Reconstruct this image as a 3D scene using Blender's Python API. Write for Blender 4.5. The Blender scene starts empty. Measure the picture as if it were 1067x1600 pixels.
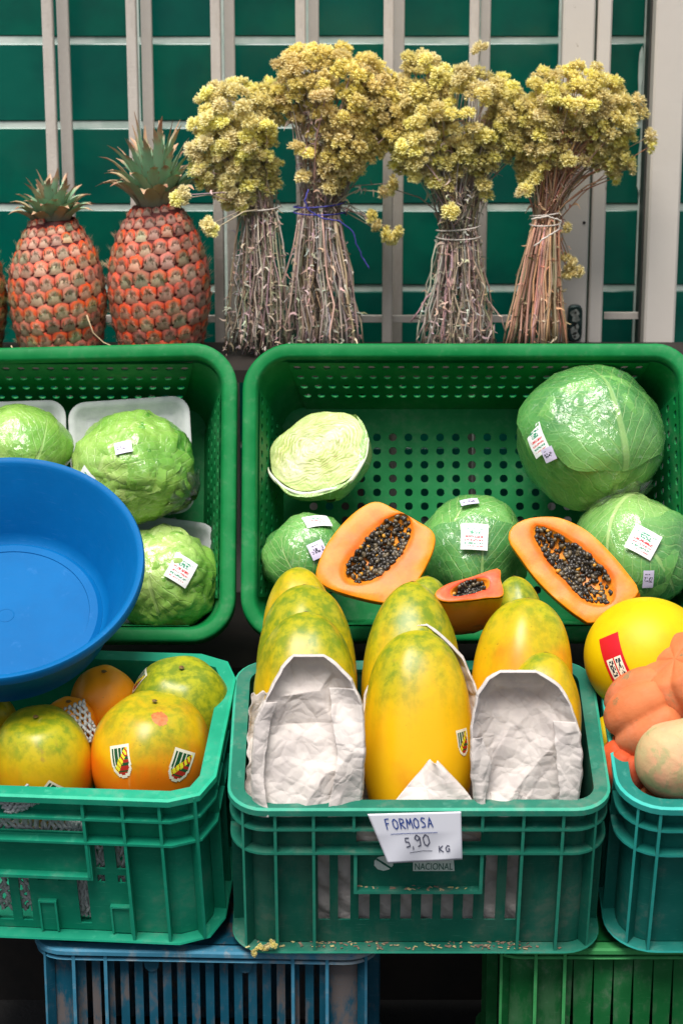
import bpy, bmesh, math, random
from math import sin, cos, pi, radians, sqrt, atan2
from mathutils import Vector, Matrix, noise, Euler
from mathutils.bvhtree import BVHTree

random.seed(7)
scn = bpy.context.scene
COL = scn.collection

# ------------------------------------------------------------------ camera
FPX = 3600.0
PITCH = radians(17)
CAM = Vector((0.0, -3.115, 1.956))
FWD = Vector((0, cos(PITCH), -sin(PITCH)))
UPV = Vector((0, sin(PITCH), cos(PITCH)))
cd = bpy.data.cameras.new('camera')
cam = bpy.data.objects.new('camera', cd)
COL.objects.link(cam)
cam.location = CAM
cam.rotation_euler = (pi / 2 - PITCH, 0, 0)
cd.sensor_fit = 'VERTICAL'
cd.sensor_height = 36.0
cd.sensor_width = 24.0
cd.lens = FPX / 1600.0 * 36.0
cd.clip_start = 0.05
cd.clip_end = 400.0
cd.dof.use_dof = True
cd.dof.focus_distance = 3.55
cd.dof.aperture_fstop = 5.6
scn.camera = cam

# ------------------------------------------------------------------ light
SUN_EL, SUN_AZ = radians(68), radians(200)     # azimuth clockwise from +Y
world = bpy.data.worlds.new('World')
scn.world = world
world.use_nodes = True
wn = world.node_tree
bg = wn.nodes['Background']
sky = wn.nodes.new('ShaderNodeTexSky')
sky.sky_type = 'NISHITA'
sky.sun_disc = False
sky.sun_elevation = SUN_EL
sky.sun_rotation = SUN_AZ
sky.dust_density = 3.0
hs = wn.nodes.new('ShaderNodeHueSaturation'); hs.inputs['Saturation'].default_value = 0.5     # thin cloud: a whiter sky
wn.links.new(sky.outputs[0], hs.inputs['Color']); wn.links.new(hs.outputs[0], bg.inputs[0])
bg.inputs[1].default_value = 0.066
sl = bpy.data.lights.new('sun', 'SUN')
sl.energy = 3.35
sl.angle = radians(34)
sl.color = (1.0, 0.95, 0.88)
so = bpy.data.objects.new('sun', sl)
COL.objects.link(so)
sdir = Vector((sin(SUN_AZ) * cos(SUN_EL), cos(SUN_AZ) * cos(SUN_EL), sin(SUN_EL)))
so.rotation_euler = (-sdir).to_track_quat('-Z', 'Y').to_euler()
so.location = sdir * 20
scn.view_settings.view_transform = 'Standard'
scn.view_settings.look = 'None'
scn.view_settings.gamma = 1.0
scn.view_settings.use_curve_mapping = False
scn.view_settings.exposure = 0.70
scn.cycles.max_bounces = 8
scn.cycles.transparent_max_bounces = 16
scn.cycles.caustics_reflective = False
scn.cycles.caustics_refractive = False

# ------------------------------------------------------------------ helpers
def S(r, g, b):
    f = lambda c: (c / 255 / 12.92) if c / 255 <= 0.04045 else ((c / 255 + 0.055) / 1.055) ** 2.4
    return (f(r), f(g), f(b), 1.0)

def at(px, py, Y):
    """world point seen at a photograph position, at depth Y"""
    v = FWD + Vector((1, 0, 0)) * ((px - 533.5) / FPX) + UPV * ((800 - py) / FPX)
    return CAM + v * ((Y - CAM.y) / v.y)

def on_plane(px, py, P, n):
    v = FWD + Vector((1, 0, 0)) * ((px - 533.5) / FPX) + UPV * ((800 - py) / FPX)
    return CAM + v * ((P - CAM).dot(n) / v.dot(n))

def ppm(P):
    return FPX / (P - CAM).dot(FWD)          # photograph pixels per metre at P

def rnd(a, b):
    return random.uniform(a, b)

def nz(p, s=1.0, o=0.0):
    return noise.noise(Vector((p[0] * s + o, p[1] * s + o * 1.7, p[2] * s - o)))

class MB:
    """collects faces for ONE mesh object"""
    def __init__(self):
        self.v, self.f, self.m, self.c, self.uv = [], [], [], [], []
    def vert(self, p, col=None, uv=None):
        self.v.append(tuple(p)); self.c.append(col or (1, 1, 1, 1)); self.uv.append(uv or (0, 0))
        return len(self.v) - 1
    def face(self, idx, m=0):
        self.f.append(tuple(idx)); self.m.append(m)
    def quadp(self, a, b, c, d, m=0):
        self.face([self.vert(a), self.vert(b), self.vert(c), self.vert(d)], m)
    def box(self, x0, x1, y0, y1, z0, z1, m=0, mf=None):
        i = [self.vert((x, y, z)) for x in (x0, x1) for y in (y0, y1) for z in (z0, z1)]
        fs = [(0, 1, 3, 2), (4, 6, 7, 5), (0, 4, 5, 1), (2, 3, 7, 6), (0, 2, 6, 4), (1, 5, 7, 3)]
        for k, f in enumerate(fs):
            self.face([i[j] for j in f], (mf if (mf is not None and k == 2) else m))
    def tube(self, pts, r, n=5, col=None, cap=True, m=0):
        pts = [Vector(p) for p in pts]
        rs = r if isinstance(r, (list, tuple)) else [r] * len(pts)
        rings = []
        for i, p in enumerate(pts):
            t = (pts[min(i + 1, len(pts) - 1)] - pts[max(i - 1, 0)])
            if t.length < 1e-9: t = Vector((0, 0, 1))
            t.normalize()
            a = t.cross(Vector((0.31, 0.9, 0.17))).normalized()
            b = t.cross(a)
            cc = col[i] if isinstance(col, list) else col
            rings.append([self.vert(p + (a * cos(2 * pi * k / n) + b * sin(2 * pi * k / n)) * rs[i], cc) for k in range(n)])
        for i in range(len(rings) - 1):
            for k in range(n):
                self.face([rings[i][k], rings[i][(k + 1) % n], rings[i + 1][(k + 1) % n], rings[i + 1][k]], m)
        if cap:
            self.face(rings[0][::-1], m); self.face(rings[-1], m)
    def grid(self, fn, nu, nv, wrapu=False, m=0, colf=None, uvf=None, u0=0., u1=1., v0=0., v1=1., mfn=None):
        cu = nu if wrapu else nu + 1
        ids = []
        for j in range(nv + 1):
            row = []
            for i in range(cu):
                u = u0 + (u1 - u0) * i / nu; v = v0 + (v1 - v0) * j / nv
                row.append(self.vert(fn(u, v), colf(u, v) if colf else None, uvf(u, v) if uvf else (u, v)))
            ids.append(row)
        for j in range(nv):
            for i in range(nu):
                a, b = i, (i + 1) % cu
                mm = mfn((i + .5) / nu, (j + .5) / nv) if mfn else m
                if mm is None: continue
                self.face([ids[j][a], ids[j][b], ids[j + 1][b], ids[j + 1][a]], mm)
        return ids
    def mesh(self, name, mats, smooth=False):
        me = bpy.data.meshes.new(name)
        me.from_pydata(self.v, [], self.f)
        for m in (mats if isinstance(mats, (list, tuple)) else [mats]):
            me.materials.append(m)
        me.polygons.foreach_set('material_index', self.m)
        ca = me.color_attributes.new('Col', 'FLOAT_COLOR', 'POINT')
        ca.data.foreach_set('color', [x for c in self.c for x in c])
        ul = me.uv_layers.new(name='UVMap')
        li = [l.vertex_index for l in me.loops]
        ul.data.foreach_set('uv', [x for i in li for x in self.uv[i]])
        if smooth:
            me.polygons.foreach_set('use_smooth', [True] * len(me.polygons))
        me.update()
        return me
    def build(self, name, mats, parent=None, smooth=False, label=None, sharp=None):
        me = self.mesh(name, mats, smooth)
        if sharp is not None:
            me.set_sharp_from_angle(angle=radians(sharp))
        return link(name, me, parent, label)

def link(name, me, parent=None, label=None):
    o = bpy.data.objects.new(name, me)
    COL.objects.link(o)
    if parent is not None: o.parent = parent
    if label: o['label'] = label
    return o

def tag(o, label=None, cat=None, group=None, kind=None):
    if label: o['label'] = label
    if cat: o['category'] = cat
    if group: o['group'] = group
    if kind: o['kind'] = kind
    return o

def thing(name, M, label, cat, group=None):
    o = bpy.data.objects.new(name, None)
    o.empty_display_size = 0.05
    COL.objects.link(o)
    o.matrix_world = M if isinstance(M, Matrix) else Matrix.Translation(M)
    return tag(o, label, cat, group)

def frame(o, x, y, z):
    M = Matrix.Identity(4)
    for i, a in enumerate((x, y, z)):
        M[0][i], M[1][i], M[2][i] = a
    M[0][3], M[1][3], M[2][3] = o
    return M

# ------------------------------------------------------------------ materials
class NT:
    def __init__(self, name):
        self.mat = bpy.data.materials.new(name)
        self.mat.use_nodes = True
        self.t = self.mat.node_tree
        self.b = self.t.nodes['Principled BSDF']
    def n(self, typ, **kw):
        x = self.t.nodes.new(typ)
        for k, v in kw.items(): setattr(x, k, v)
        return x
    def put(self, sock, v):
        if isinstance(v, bpy.types.NodeSocket): self.t.links.new(v, sock)
        else: sock.default_value = v
    def m(self, op, a, b=0.0, c=None, clamp=False):
        x = self.n('ShaderNodeMath', operation=op, use_clamp=clamp)
        self.put(x.inputs[0], a); self.put(x.inputs[1], b)
        if c is not None: self.put(x.inputs[2], c)
        return x.outputs[0]
    def mix(self, f, a, b, blend='MIX'):
        x = self.n('ShaderNodeMix', data_type='RGBA', blend_type=blend)
        self.put(x.inputs[0], f); self.put(x.inputs[6], a); self.put(x.inputs[7], b)
        return x.outputs[2]
    def ramp(self, f, lo, hi, smooth=True):
        x = self.n('ShaderNodeMapRange', interpolation_type='SMOOTHSTEP' if smooth else 'LINEAR')
        self.put(x.inputs[0], f); x.inputs[1].default_value = lo; x.inputs[2].default_value = hi
        return x.outputs[0]
    def co(self, kind='Object'):
        return self.n('ShaderNodeTexCoord').outputs[kind]
    def map(self, v, scale=(1, 1, 1), loc=(0, 0, 0)):
        x = self.n('ShaderNodeMapping'); self.put(x.inputs[0], v)
        x.inputs['Scale'].default_value = scale
        self.put(x.inputs['Location'], loc)
        return x.outputs[0]
    def noise(self, v, s, det=4, rough=.55, dist=0., out=0):
        x = self.n('ShaderNodeTexNoise'); self.put(x.inputs['Vector'], v)
        x.inputs['Scale'].default_value = s; x.inputs['Detail'].default_value = det
        x.inputs['Roughness'].default_value = rough; x.inputs['Distortion'].default_value = dist
        return x.outputs[out]
    def voro(self, v, s, feature='F1', out=0, rand=1.0):
        x = self.n('ShaderNodeTexVoronoi', feature=feature); self.put(x.inputs['Vector'], v)
        x.inputs['Scale'].default_value = s; x.inputs['Randomness'].default_value = rand
        return x.outputs[out]
    def bump(self, h, strength=.3, dist=.002, normal=None):
        x = self.n('ShaderNodeBump'); self.put(x.inputs['Height'], h)
        self.put(x.inputs['Strength'], strength); x.inputs['Distance'].default_value = dist
        if normal is not None: self.put(x.inputs['Normal'], normal)
        self.t.links.new(x.outputs[0], self.b.inputs['Normal'])
        return x.outputs[0]
    def col(self, v): self.put(self.b.inputs['Base Color'], v); return self
    def rough(self, v): self.put(self.b.inputs['Roughness'], v); return self
    def set(self, **kw):
        for k, v in kw.items(): self.put(self.b.inputs[k.replace('_', ' ')], v)
        return self
    def info(self, out='Random'): return self.n('ShaderNodeObjectInfo').outputs[out]
    def attr(self, name='Col'): return self.n('ShaderNodeAttribute', attribute_name=name).outputs['Color']
    def sep(self, v):
        x = self.n('ShaderNodeSeparateXYZ'); self.put(x.inputs[0], v); return x.outputs

def plain(name, col, rough=.5, **kw):
    t = NT(name); t.col(col).rough(rough).set(**kw)
    return t.mat

def mottled(name, a, b, scale=8, rough=.6, bumps=0.0, bscale=60, lo=.4, hi=.65, **kw):
    t = NT(name); c = t.co()
    t.col(t.mix(t.ramp(t.noise(c, scale, 6), lo, hi), a, b)).rough(rough)
    if bumps: t.bump(t.noise(c, bscale, 4), bumps, .002)
    t.set(**kw)
    return t.mat

def plastic(name, col, dust=(.35, .33, .3, 1), amt=.35, rough=.42, fade=None, dirt=0, spec=.3, scratch=.42):
    """moulded crate plastic: fine scuffs, dust clinging in patches, faded streaks"""
    t = NT(name); c = t.co()
    big = t.noise(c, 9, 5, .6)
    fine = t.noise(c, 70, 4, .6)
    scr = t.noise(t.map(c, (14, 14, 160)), 3, 4, .6, .4)
    base = t.mix(t.ramp(big, .35, .7), col, fade or tuple(min(1, x * 1.28 + .012) for x in col[:3]) + (1,))
    d = t.m('MULTIPLY', t.ramp(t.m('ADD', t.m('MULTIPLY', big, .6), t.m('MULTIPLY', fine, .5)), .56, .8), amt, clamp=True)
    base = t.mix(d, base, dust)
    if dirt:
        dm = t.ramp(t.m('ADD', t.noise(t.map(c, (1, 1, .35)), 16, 6, .7), t.m('MULTIPLY', big, .3)), .62, .74)
        base = t.mix(t.m('MULTIPLY', dm, dirt), base, dust)
    base = t.mix(t.m('MULTIPLY', t.ramp(scr, .60, .70), scratch), base, tuple(min(1, x * 1.5 + .06) for x in col[:3]) + (1,))
    t.col(base).rough(t.m('ADD', rough, t.m('MULTIPLY', fine, .22)))
    t.bump(t.m('ADD', fine, t.m('MULTIPLY', scr, .4)), .12, .0012)
    t.set(Specular_IOR_Level=spec)
    return t.mat

def film_mat(name, haze=.05, rough=.07, sc=16.0, strength=.6, tint=(1, 1, 1, 1)):
    """cling film: see-through, wrinkled, mirror-bright where it catches the sky"""
    t = NT(name); nt = t.t; nt.nodes.remove(t.b)
    c = t.co()
    n1 = t.noise(c, sc, 3, .5, 1.5)
    n2 = t.noise(t.map(c, (1, 1.7, .6)), sc * 3.2, 3, .5, 2.5)
    h = t.m('ADD', n1, t.m('MULTIPLY', n2, .3))
    bp = t.n('ShaderNodeBump'); bp.inputs['Strength'].default_value = strength; bp.inputs['Distance'].default_value = .012
    t.put(bp.inputs['Height'], h)
    fr = t.n('ShaderNodeFresnel'); fr.inputs[0].default_value = 1.5
    nt.links.new(bp.outputs[0], fr.inputs['Normal'])
    gl = t.n('ShaderNodeBsdfGlossy'); gl.inputs['Roughness'].default_value = rough
    nt.links.new(bp.outputs[0], gl.inputs['Normal'])
    tr = t.n('ShaderNodeBsdfTransparent'); tr.inputs[0].default_value = tint
    df = t.n('ShaderNodeBsdfDiffuse'); df.inputs[0].default_value = (.8, .82, .82, 1)
    m1 = t.n('ShaderNodeMixShader'); m1.inputs[0].default_value = haze
    nt.links.new(tr.outputs[0], m1.inputs[1]); nt.links.new(df.outputs[0], m1.inputs[2])
    m2 = t.n('ShaderNodeMixShader')
    t.put(m2.inputs[0], t.m('MULTIPLY', fr.outputs[0], 1.5, clamp=True))
    nt.links.new(m1.outputs[0], m2.inputs[1]); nt.links.new(gl.outputs[0], m2.inputs[2])
    nt.links.new(m2.outputs[0], nt.nodes['Material Output'].inputs[0])
    return t.mat

M = {}
M['green_crate'] = plastic('green_plastic', S(4, 108, 54), amt=.16, rough=.42, spec=.14, scratch=.25)
M['teal_crate'] = plastic('teal_plastic', S(8, 134, 104), amt=.18)
M['dull_crate'] = plastic('dull_teal_plastic', S(14, 98, 80), amt=.5, dirt=.12, dust=S(120, 124, 112))
M['sea_crate'] = plastic('sea_green_plastic', S(14, 108, 98), amt=.35)
M['blue_crate'] = plastic('blue_crate_plastic', S(4, 74, 96), dust=S(112, 96, 88), amt=.75, dirt=.75)
M['stand_green'] = plastic('bright_green_plastic', S(10, 94, 44), amt=.3, dirt=.1)
M['teal_edge'] = plastic('teal_worn_edge', S(22, 160, 126), amt=.15, rough=.5)
M['dull_edge'] = plastic('dull_teal_worn_edge', S(44, 148, 122), amt=.4, rough=.5)
M['sea_edge'] = plastic('sea_green_worn_edge', S(44, 166, 156), amt=.3, rough=.5)
M['blue_edge'] = plastic('blue_worn_edge', S(52, 118, 146), amt=.8, dirt=.5, rough=.55)
M['stand_edge'] = plastic('bright_green_worn_edge', S(60, 150, 84), amt=.4, rough=.55)
M['basin'] = plastic('blue_basin_plastic', S(0, 92, 152), amt=.0, rough=.42, fade=S(0, 98, 160), spec=.14, scratch=.14)
M['foam'] = mottled('white_foam', S(190, 195, 194), S(176, 182, 182), 40, .7, .2, 300)
M['film'] = film_mat('cling_film')
M['film_tight'] = film_mat('cling_film_tight', .03, .06, 10, .45)
M['grout'] = mottled('pale_grout', S(216, 228, 220), S(186, 206, 196), 14, .85, .4, 90)
M['sticker_white'] = plain('white_label_paper', S(236, 238, 240), .35)
M['sticker_lilac'] = plain('lilac_label_paper', S(205, 198, 226), .4)
M['ink_green'] = plain('green_ink', S(20, 140, 100), .4)
M['ink_red'] = plain('red_ink', S(214, 66, 70), .4)
M['ink_dark'] = plain('dark_ink', S(40, 42, 60), .4)
M['ink_blue'] = plain('blue_ink', S(44, 74, 150), .5)
M['ink_grey'] = plain('grey_ink', S(80, 82, 104), .5)
M['st_green'] = plain('sticker_green', S(24, 76, 42), .35)
M['st_yellow'] = plain('sticker_yellow', S(226, 220, 44), .35)
M['st_red'] = plain('sticker_red', S(170, 40, 30), .35)
M['st_cream'] = plain('sticker_cream', S(226, 222, 200), .35)

# ================================================================== SETTING
t = NT('pavement_asphalt'); c = t.co()
t.col(t.mix(t.ramp(t.noise(c, 3, 6), .35, .7), S(52, 51, 50), S(36, 35, 35))).rough(.9)
t.bump(t.noise(c, 120, 3), .5, .004)
M['pavement'] = t.mat
mb = MB(); mb.quadp((-120, -120, 0), (120, -120, 0), (120, 120, 0), (-120, 120, 0))
tag(mb.build('pavement', M['pavement']), kind='structure')

# ---- tiled wall: pale grout slab with every glazed tile its own piece
WY = 1.20
p0 = at(84.5, 195, WY); p1 = at(1005, 195, WY)
TX = (p1.x - p0.x) / 7.0
zrow = at(533, 194, WY).z; TZ = zrow - at(533, 323, WY).z
wall = thing('tiled_wall', Vector((0, WY, 0)), 'dark green glazed tile wall with pale grout lines behind the metal bars', 'wall')
mb = MB(); mb.box(-4.5, 4.5, .0, .2, 0, 3.4)
mb.build('grout_bed', M['grout'], wall)
t = NT('green_glazed_tile'); c = t.co()
rn = t.info()
t.col(t.mix(t.ramp(t.noise(t.map(c, (1, 1, 1), t.info('Location')), 11, 5), .35, .7), S(0, 96, 78), S(2, 80, 68)))
t.col(t.mix(t.m('MULTIPLY', rn, .5), t.b.inputs['Base Color'].links[0].from_socket, S(0, 86, 80)))
n1 = t.noise(t.map(c, (1, 1, 1), t.info('Location')), 6, 3); t.rough(t.m('ADD', .12, t.m('MULTIPLY', t.noise(c, 25, 4), .2)))
t.bump(t.m('ADD', n1, t.m('MULTIPLY', t.noise(c, 60, 2), .05)), .25, .01)
M['tile'] = t.mat
gw = .0064
mb = MB(); hx, hz, bv = TX / 2 - gw, TZ / 2 - gw, .002
o0 = [(-hx, -hz), (hx, -hz), (hx, hz), (-hx, hz)]
o1 = [(x - bv * (1 if x > 0 else -1), z - bv * (1 if z > 0 else -1)) for x, z in o0]
a = [mb.vert((x, -.0005, z)) for x, z in o0]; b = [mb.vert((x, -.0015, z)) for x, z in o0]; d = [mb.vert((x, -.0028, z)) for x, z in o1]
for k in range(4):
    j = (k + 1) % 4
    mb.face([a[k], a[j], b[j], b[k]]); mb.face([b[k], b[j], d[j], d[k]])
mb.face(d)
tme = mb.mesh('tile', M['tile'])
for i in range(-3, 12):
    for j in range(-5, 5):
        if j * TZ + zrow < .35: continue
        o = link('tile', tme, wall)
        o.location = (p0.x + (i - .5) * TX + rnd(-.0008, .0008), rnd(-.0005, .0005), zrow + (j - .5) * TZ + rnd(-.0008, .0008))
        o.rotation_euler = (rnd(-.006, .006), 0, rnd(-.006, .006))
# messy grout smears in the right-hand column
mb = MB()
for (sx, sz, w, h) in ((1.000, 120, .008, .12), (.999, 260, .010, .10), (1.000, 400, .007, .1)):
    P = at(1000 * sx, sz, WY - .003)
    ring = []
    for k in range(18):
        an = 2 * pi * k / 18; r = 1 + .45 * nz((cos(an), sin(an), sz), 1.7)
        ring.append(mb.vert((P.x + cos(an) * w * r * .5, -.0045, P.z + sin(an) * h * r * .5)))
    mb.face(ring)
mb.build('grout_smear', M['grout'], wall)

# ---- metal grille in front of the wall
t = NT('cream_painted_metal'); c = t.co()
chip = t.ramp(t.m('ADD', t.noise(t.map(c, (1, 1, .45)), 55, 5, .65), t.m('MULTIPLY', t.noise(c, 6, 3), .35)), .90, .97)
dirt = t.ramp(t.noise(t.map(c, (1, 1, .3)), 10, 6, .65), .45, .75)
base = t.mix(t.m('MULTIPLY', dirt, .8), S(204, 196, 188), S(164, 150, 138))
t.col(t.mix(chip, base, S(142, 120, 100))).rough(.55)
t.bump(t.m('SUBTRACT', t.noise(c, 140, 3), t.m('MULTIPLY', chip, .8)), .3, .002)
M['cream'] = t.mat
t = NT('cream_jamb_paint'); c = t.co()
chip = t.ramp(t.m('ADD', t.noise(t.map(c, (1.2, 1, .8)), 60, 6, .7), t.m('MULTIPLY', t.noise(c, 4, 3), .6)), .98, 1.03)
rust = t.ramp(t.noise(t.map(c, (1, 1, 2.2)), 7, 4, .6), .66, .72)
base = t.mix(t.m('MULTIPLY', t.noise(c, 8, 5), .6), S(216, 209, 201), S(190, 181, 172))
base = t.mix(t.m('MULTIPLY', rust, .6), base, S(182, 146, 104))
t.col(t.mix(chip, base, S(138, 122, 106))).rough(.6)
t.bump(t.m('SUBTRACT', t.noise(c, 90, 4), t.m('MULTIPLY', chip, 1.2)), .12, .002)
M['jamb'] = t.mat
def bbox(mb, x0, x1, y0, y1, z0, z1, b=.002):
    """bevelled upright: chamfered vertical edges"""
    o = [(x0 + b, y0), (x1 - b, y0), (x1, y0 + b), (x1, y1 - b), (x1 - b, y1), (x0 + b, y1), (x0, y1 - b), (x0, y0 + b)]
    A = [mb.vert((x, y, z0)) for x, y in o]; B = [mb.vert((x, y, z1)) for x, y in o]
    for k in range(8): mb.face([A[k], A[(k + 1) % 8], B[(k + 1) % 8], B[k]])
    mb.face(A[::-1]); mb.face(B)
GY = 1.04
gate = thing('metal_grille', Vector((0, GY, 0)), 'cream painted sliding grille of upright bars over the green tile wall', 'grille')
GZ0, GZ1 = .5, 2.15
for px, wpx in ((84, 17), (212, 16), (341, 16), (471, 16), (606, 16), (737, 15)):
    P = at(px, 300, GY); w = wpx / ppm(P)
    mb = MB(); bbox(mb, -w / 2, w / 2, 0, .020, GZ0, GZ1)
    o = mb.build('bar', M['cream'], gate); o.location = (P.x, 0, 0)
for px, wpx in ((107.5, 18), (235, 17), (362, 16), (491, 16), (622, 16), (754, 15)):
    P = at(px, 300, GY + .055); w = wpx / ppm(P)
    mb = MB(); bbox(mb, -w / 2, w / 2, .055, .072, GZ0, GZ1)
    o = mb.build('bar', M['cream'], gate); o.location = (P.x, 0, 0)
a_, b_ = at(872, 300, GY - .005), at(921, 300, GY - .005)
mb = MB(); bbox(mb, a_.x, b_.x, -.005, .035, GZ0, GZ1, .003); mb.build('stile', M['jamb'], gate)
a_, b_ = at(921.5, 300, GY), at(947, 300, GY)
mb = MB(); bbox(mb, a_.x + .004, b_.x, .0, .05, GZ0, GZ1, .003); mb.build('stile', M['jamb'], gate)
zr = at(700, 503, GY).z
mb = MB(); mb.box(at(20, 503, GY).x, at(872, 503, GY).x, .024, .034, zr - .006, zr + .006); mb.build('rail', M['cream'], gate)
mb = MB(); mb.box(at(948, 503, GY).x, at(1012, 503, GY).x, .052, .06, zr - .006, zr + .006); mb.build('rail', M['cream'], gate)
# lock: dark rounded plate with scratched pale marks and a keyhole
P = at(897, 504, GY - .007)
M['lock'] = mottled('dark_lock_metal', S(30, 52, 52), S(58, 76, 76), 60, .35, .1, 200, Metallic=.5)
M['lock_pale'] = mottled('scratched_pale_metal', S(176, 178, 170), S(120, 124, 118), 90, .45, Metallic=.2)
lk = bpy.data.objects.new('lock', None); lk.empty_display_size = .02; COL.objects.link(lk); lk.parent = gate; lk.location = P - Vector((0, GY, 0))
mb = MB()
w2, h2 = .0135, .034
ring = []
for k in range(24):
    an = 2 * pi * k / 24
    x = math.copysign(abs(cos(an)) ** .6, cos(an)) * w2; z = math.copysign(abs(sin(an)) ** .35, sin(an)) * h2
    ring.append((x, z))
A = [mb.vert((x, .006, z)) for x, z in ring]; B = [mb.vert((x, -.008, z)) for x, z in ring]; D = [mb.vert((x * .86, -.011, z * .93)) for x, z in ring]
for k in range(24):
    j = (k + 1) % 24
    mb.face([A[k], A[j], B[j], B[k]]); mb.face([B[k], B[j], D[j], D[k]])
mb.face(D); mb.build('plate', M['lock'], lk)
mb = MB()
for (cx, cz, rx, rz) in ((-.001, .02, .008, .007), (.001, .009, .007, .006), (-.002, -.013, .006, .008), (.002, -.022, .007, .007), (.004, -.005, .003, .006)):
    ring = [mb.vert((cx + cos(k * pi / 7) * rx * (1 + .4 * nz((k, cx * 900, 3), .9)), -.0118, cz + sin(k * pi / 7) * rz * (1 + .4 * nz((k, 5, cz * 900), .9)))) for k in range(14)]
    mb.face(ring)
mb.build('worn_mark', M['lock_pale'], lk)
mb = MB()
for cz, r in ((.021, .0022), (0, .003), (-.024, .0022)):
    mb.face([mb.vert((cos(k * pi / 5) * r, -.0124, cz + sin(k * pi / 5) * r)) for k in range(10)])
mb.box(-.001, .001, -.0125, -.0121, -.008, 0)
mb.build('screw_hole', plain('lock_black', S(14, 14, 14), .5), lk)
mb = MB(); P = at(912, 348, GY - .0056); mb.face([mb.vert((P.x + cos(k * pi / 5) * .003, -.0058, P.z + sin(k * pi / 5) * .003)) for k in range(10)])
mb.build('bolt_hole', plain('hole_black', S(24, 20, 18), .7), gate)
# right-hand door jamb
jm = thing('door_jamb', Vector((0, GY - .01, 0)), 'chipped cream metal jamb upright at the right edge of the wall', 'door frame')
a_, b_ = at(1014, 300, GY - .01), at(1063, 300, GY - .01)
mb = MB(); bbox(mb, a_.x, b_.x, 0, .14, GZ0, GZ1, .004); mb.build('post', M['jamb'], jm)
mb = MB(); mb.box(a_.x - .004, a_.x - .0005, .05, .10, GZ0, GZ1); mb.build('edge_strip', plain('dark_steel', S(60, 60, 58), .5), jm)

# ---- what the display stands on
M['shade_wood'] = mottled('shade_dark_wood', S(34, 27, 22), S(22, 18, 16), 12, .75, .3, 40)  # near-black base colour stands in for the deep shade under the display
pl = thing('display_plinth', Vector((0, 0, 0)), 'added stepped wooden plinth, coloured near black as the deep shade behind the lower crates', 'plinth')  # added support, fills the black gaps between the stand crates
mb = MB(); mb.box(-1.3, 1.3, .42, 1.0, 0, .395); mb.build('lower_step', M['shade_wood'], pl)
mb = MB(); mb.box(-1.3, 1.3, .60, 1.0, .397, .54); mb.build('upper_step', M['shade_wood'], pl)
SZ = at(533, 562, .88).z
sh = thing('shelf_board', Vector((0, 0, SZ)), 'dark narrow shelf board behind the green crates carrying pineapples and flowers', 'shelf')
mb = MB(); mb.box(-1.3, 1.3, .80, 1.02, -.022, 0); mb.build('board', M['shade_wood'], sh)
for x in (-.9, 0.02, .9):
    mb = MB(); mb.box(x - .02, x + .02, .93, .97, .54 - SZ, -.0225); mb.build('leg', M['shade_wood'], sh)

# ================================================================== CRATES
def rr(W, D, R, seg, o=0.0, chamfer=False):
    """rounded rectangle outline, front edge on y=0; list of (x, y, nx, ny)"""
    out = []
    for (cx, cy, a0) in ((-W / 2 + R, R, 180), (W / 2 - R, R, 270), (W / 2 - R, D - R, 0), (-W / 2 + R, D - R, 90)):
        for k in range(seg + 1):
            an = radians(a0 + 90 * k / seg)
            out.append((cx + (R + o) * cos(an), cy + (R + o) * sin(an), cos(an), sin(an)))
    return out

def sweep(mb, W, D, R, seg, prof, closed=True, skip=(), mats=None, warp=None):
    rings = []
    for (o, w) in prof:
        pts = rr(W, D, R, seg, o)
        rings.append([mb.vert(warp(x, y, w) if warp else (x, y, w)) for x, y, _, _ in pts])
    n = len(rings[0]); np_ = len(prof)
    for a in range(np_ if closed else np_ - 1):
        b = (a + 1) % np_
        for k in range(n):
            if k in skip: continue
            j = (k + 1) % n
            mb.face([rings[a][k], rings[a][j], rings[b][j], rings[b][k]], mats[a] if mats else 0)

def cells(mb, xs, zs, hole, y0, y1):
    """upright panel with rectangular openings, faces at y0 (front) and y1 (back)"""
    nx, nz_ = len(xs) - 1, len(zs) - 1
    H = [[hole((xs[i] + xs[i + 1]) / 2, (zs[j] + zs[j + 1]) / 2) for j in range(nz_)] for i in range(nx)]
    for i in range(nx):
        for j in range(nz_):
            if H[i][j]: continue
            xa, xb, za, zb = xs[i], xs[i + 1], zs[j], zs[j + 1]
            mb.quadp((xa, y0, za), (xb, y0, za), (xb, y0, zb), (xa, y0, zb))
            mb.quadp((xa, y1, za), (xa, y1, zb), (xb, y1, zb), (xb, y1, za))
            for (di, dj, p, q) in ((-1, 0, (xa, za), (xa, zb)), (1, 0, (xb, za), (xb, zb)), (0, -1, (xa, za), (xb, za)), (0, 1, (xa, zb), (xb, zb))):
                ii, jj = i + di, j + dj
                if ii < 0 or jj < 0 or ii >= nx or jj >= nz_ or H[ii][jj]:
                    mb.quadp((p[0], y0, p[1]), (q[0], y0, q[1]), (q[0], y1, q[1]), (p[0], y1, p[1]))

def slotted_front(mb, x0, x1, z0, z1, rects, y0, y1):
    xs = sorted({x0, x1, *[min(max(v, x0), x1) for r in rects for v in (r[0], r[1])]})
    zs = sorted({z0, z1, *[v for r in rects for v in (r[2], r[3])]})
    cells(mb, xs, zs, lambda x, z: any(r[0] < x < r[1] and r[2] < z < r[3] for r in rects), y0, y1)

LOW_TILT = radians(16)
def low_matrix(x, y, z, yaw=0, tilt=LOW_TILT):
    return Matrix.Translation((x, y, z)) @ Matrix.Rotation(radians(yaw), 4, 'Z') @ Matrix.Rotation(tilt, 4, 'X')

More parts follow.
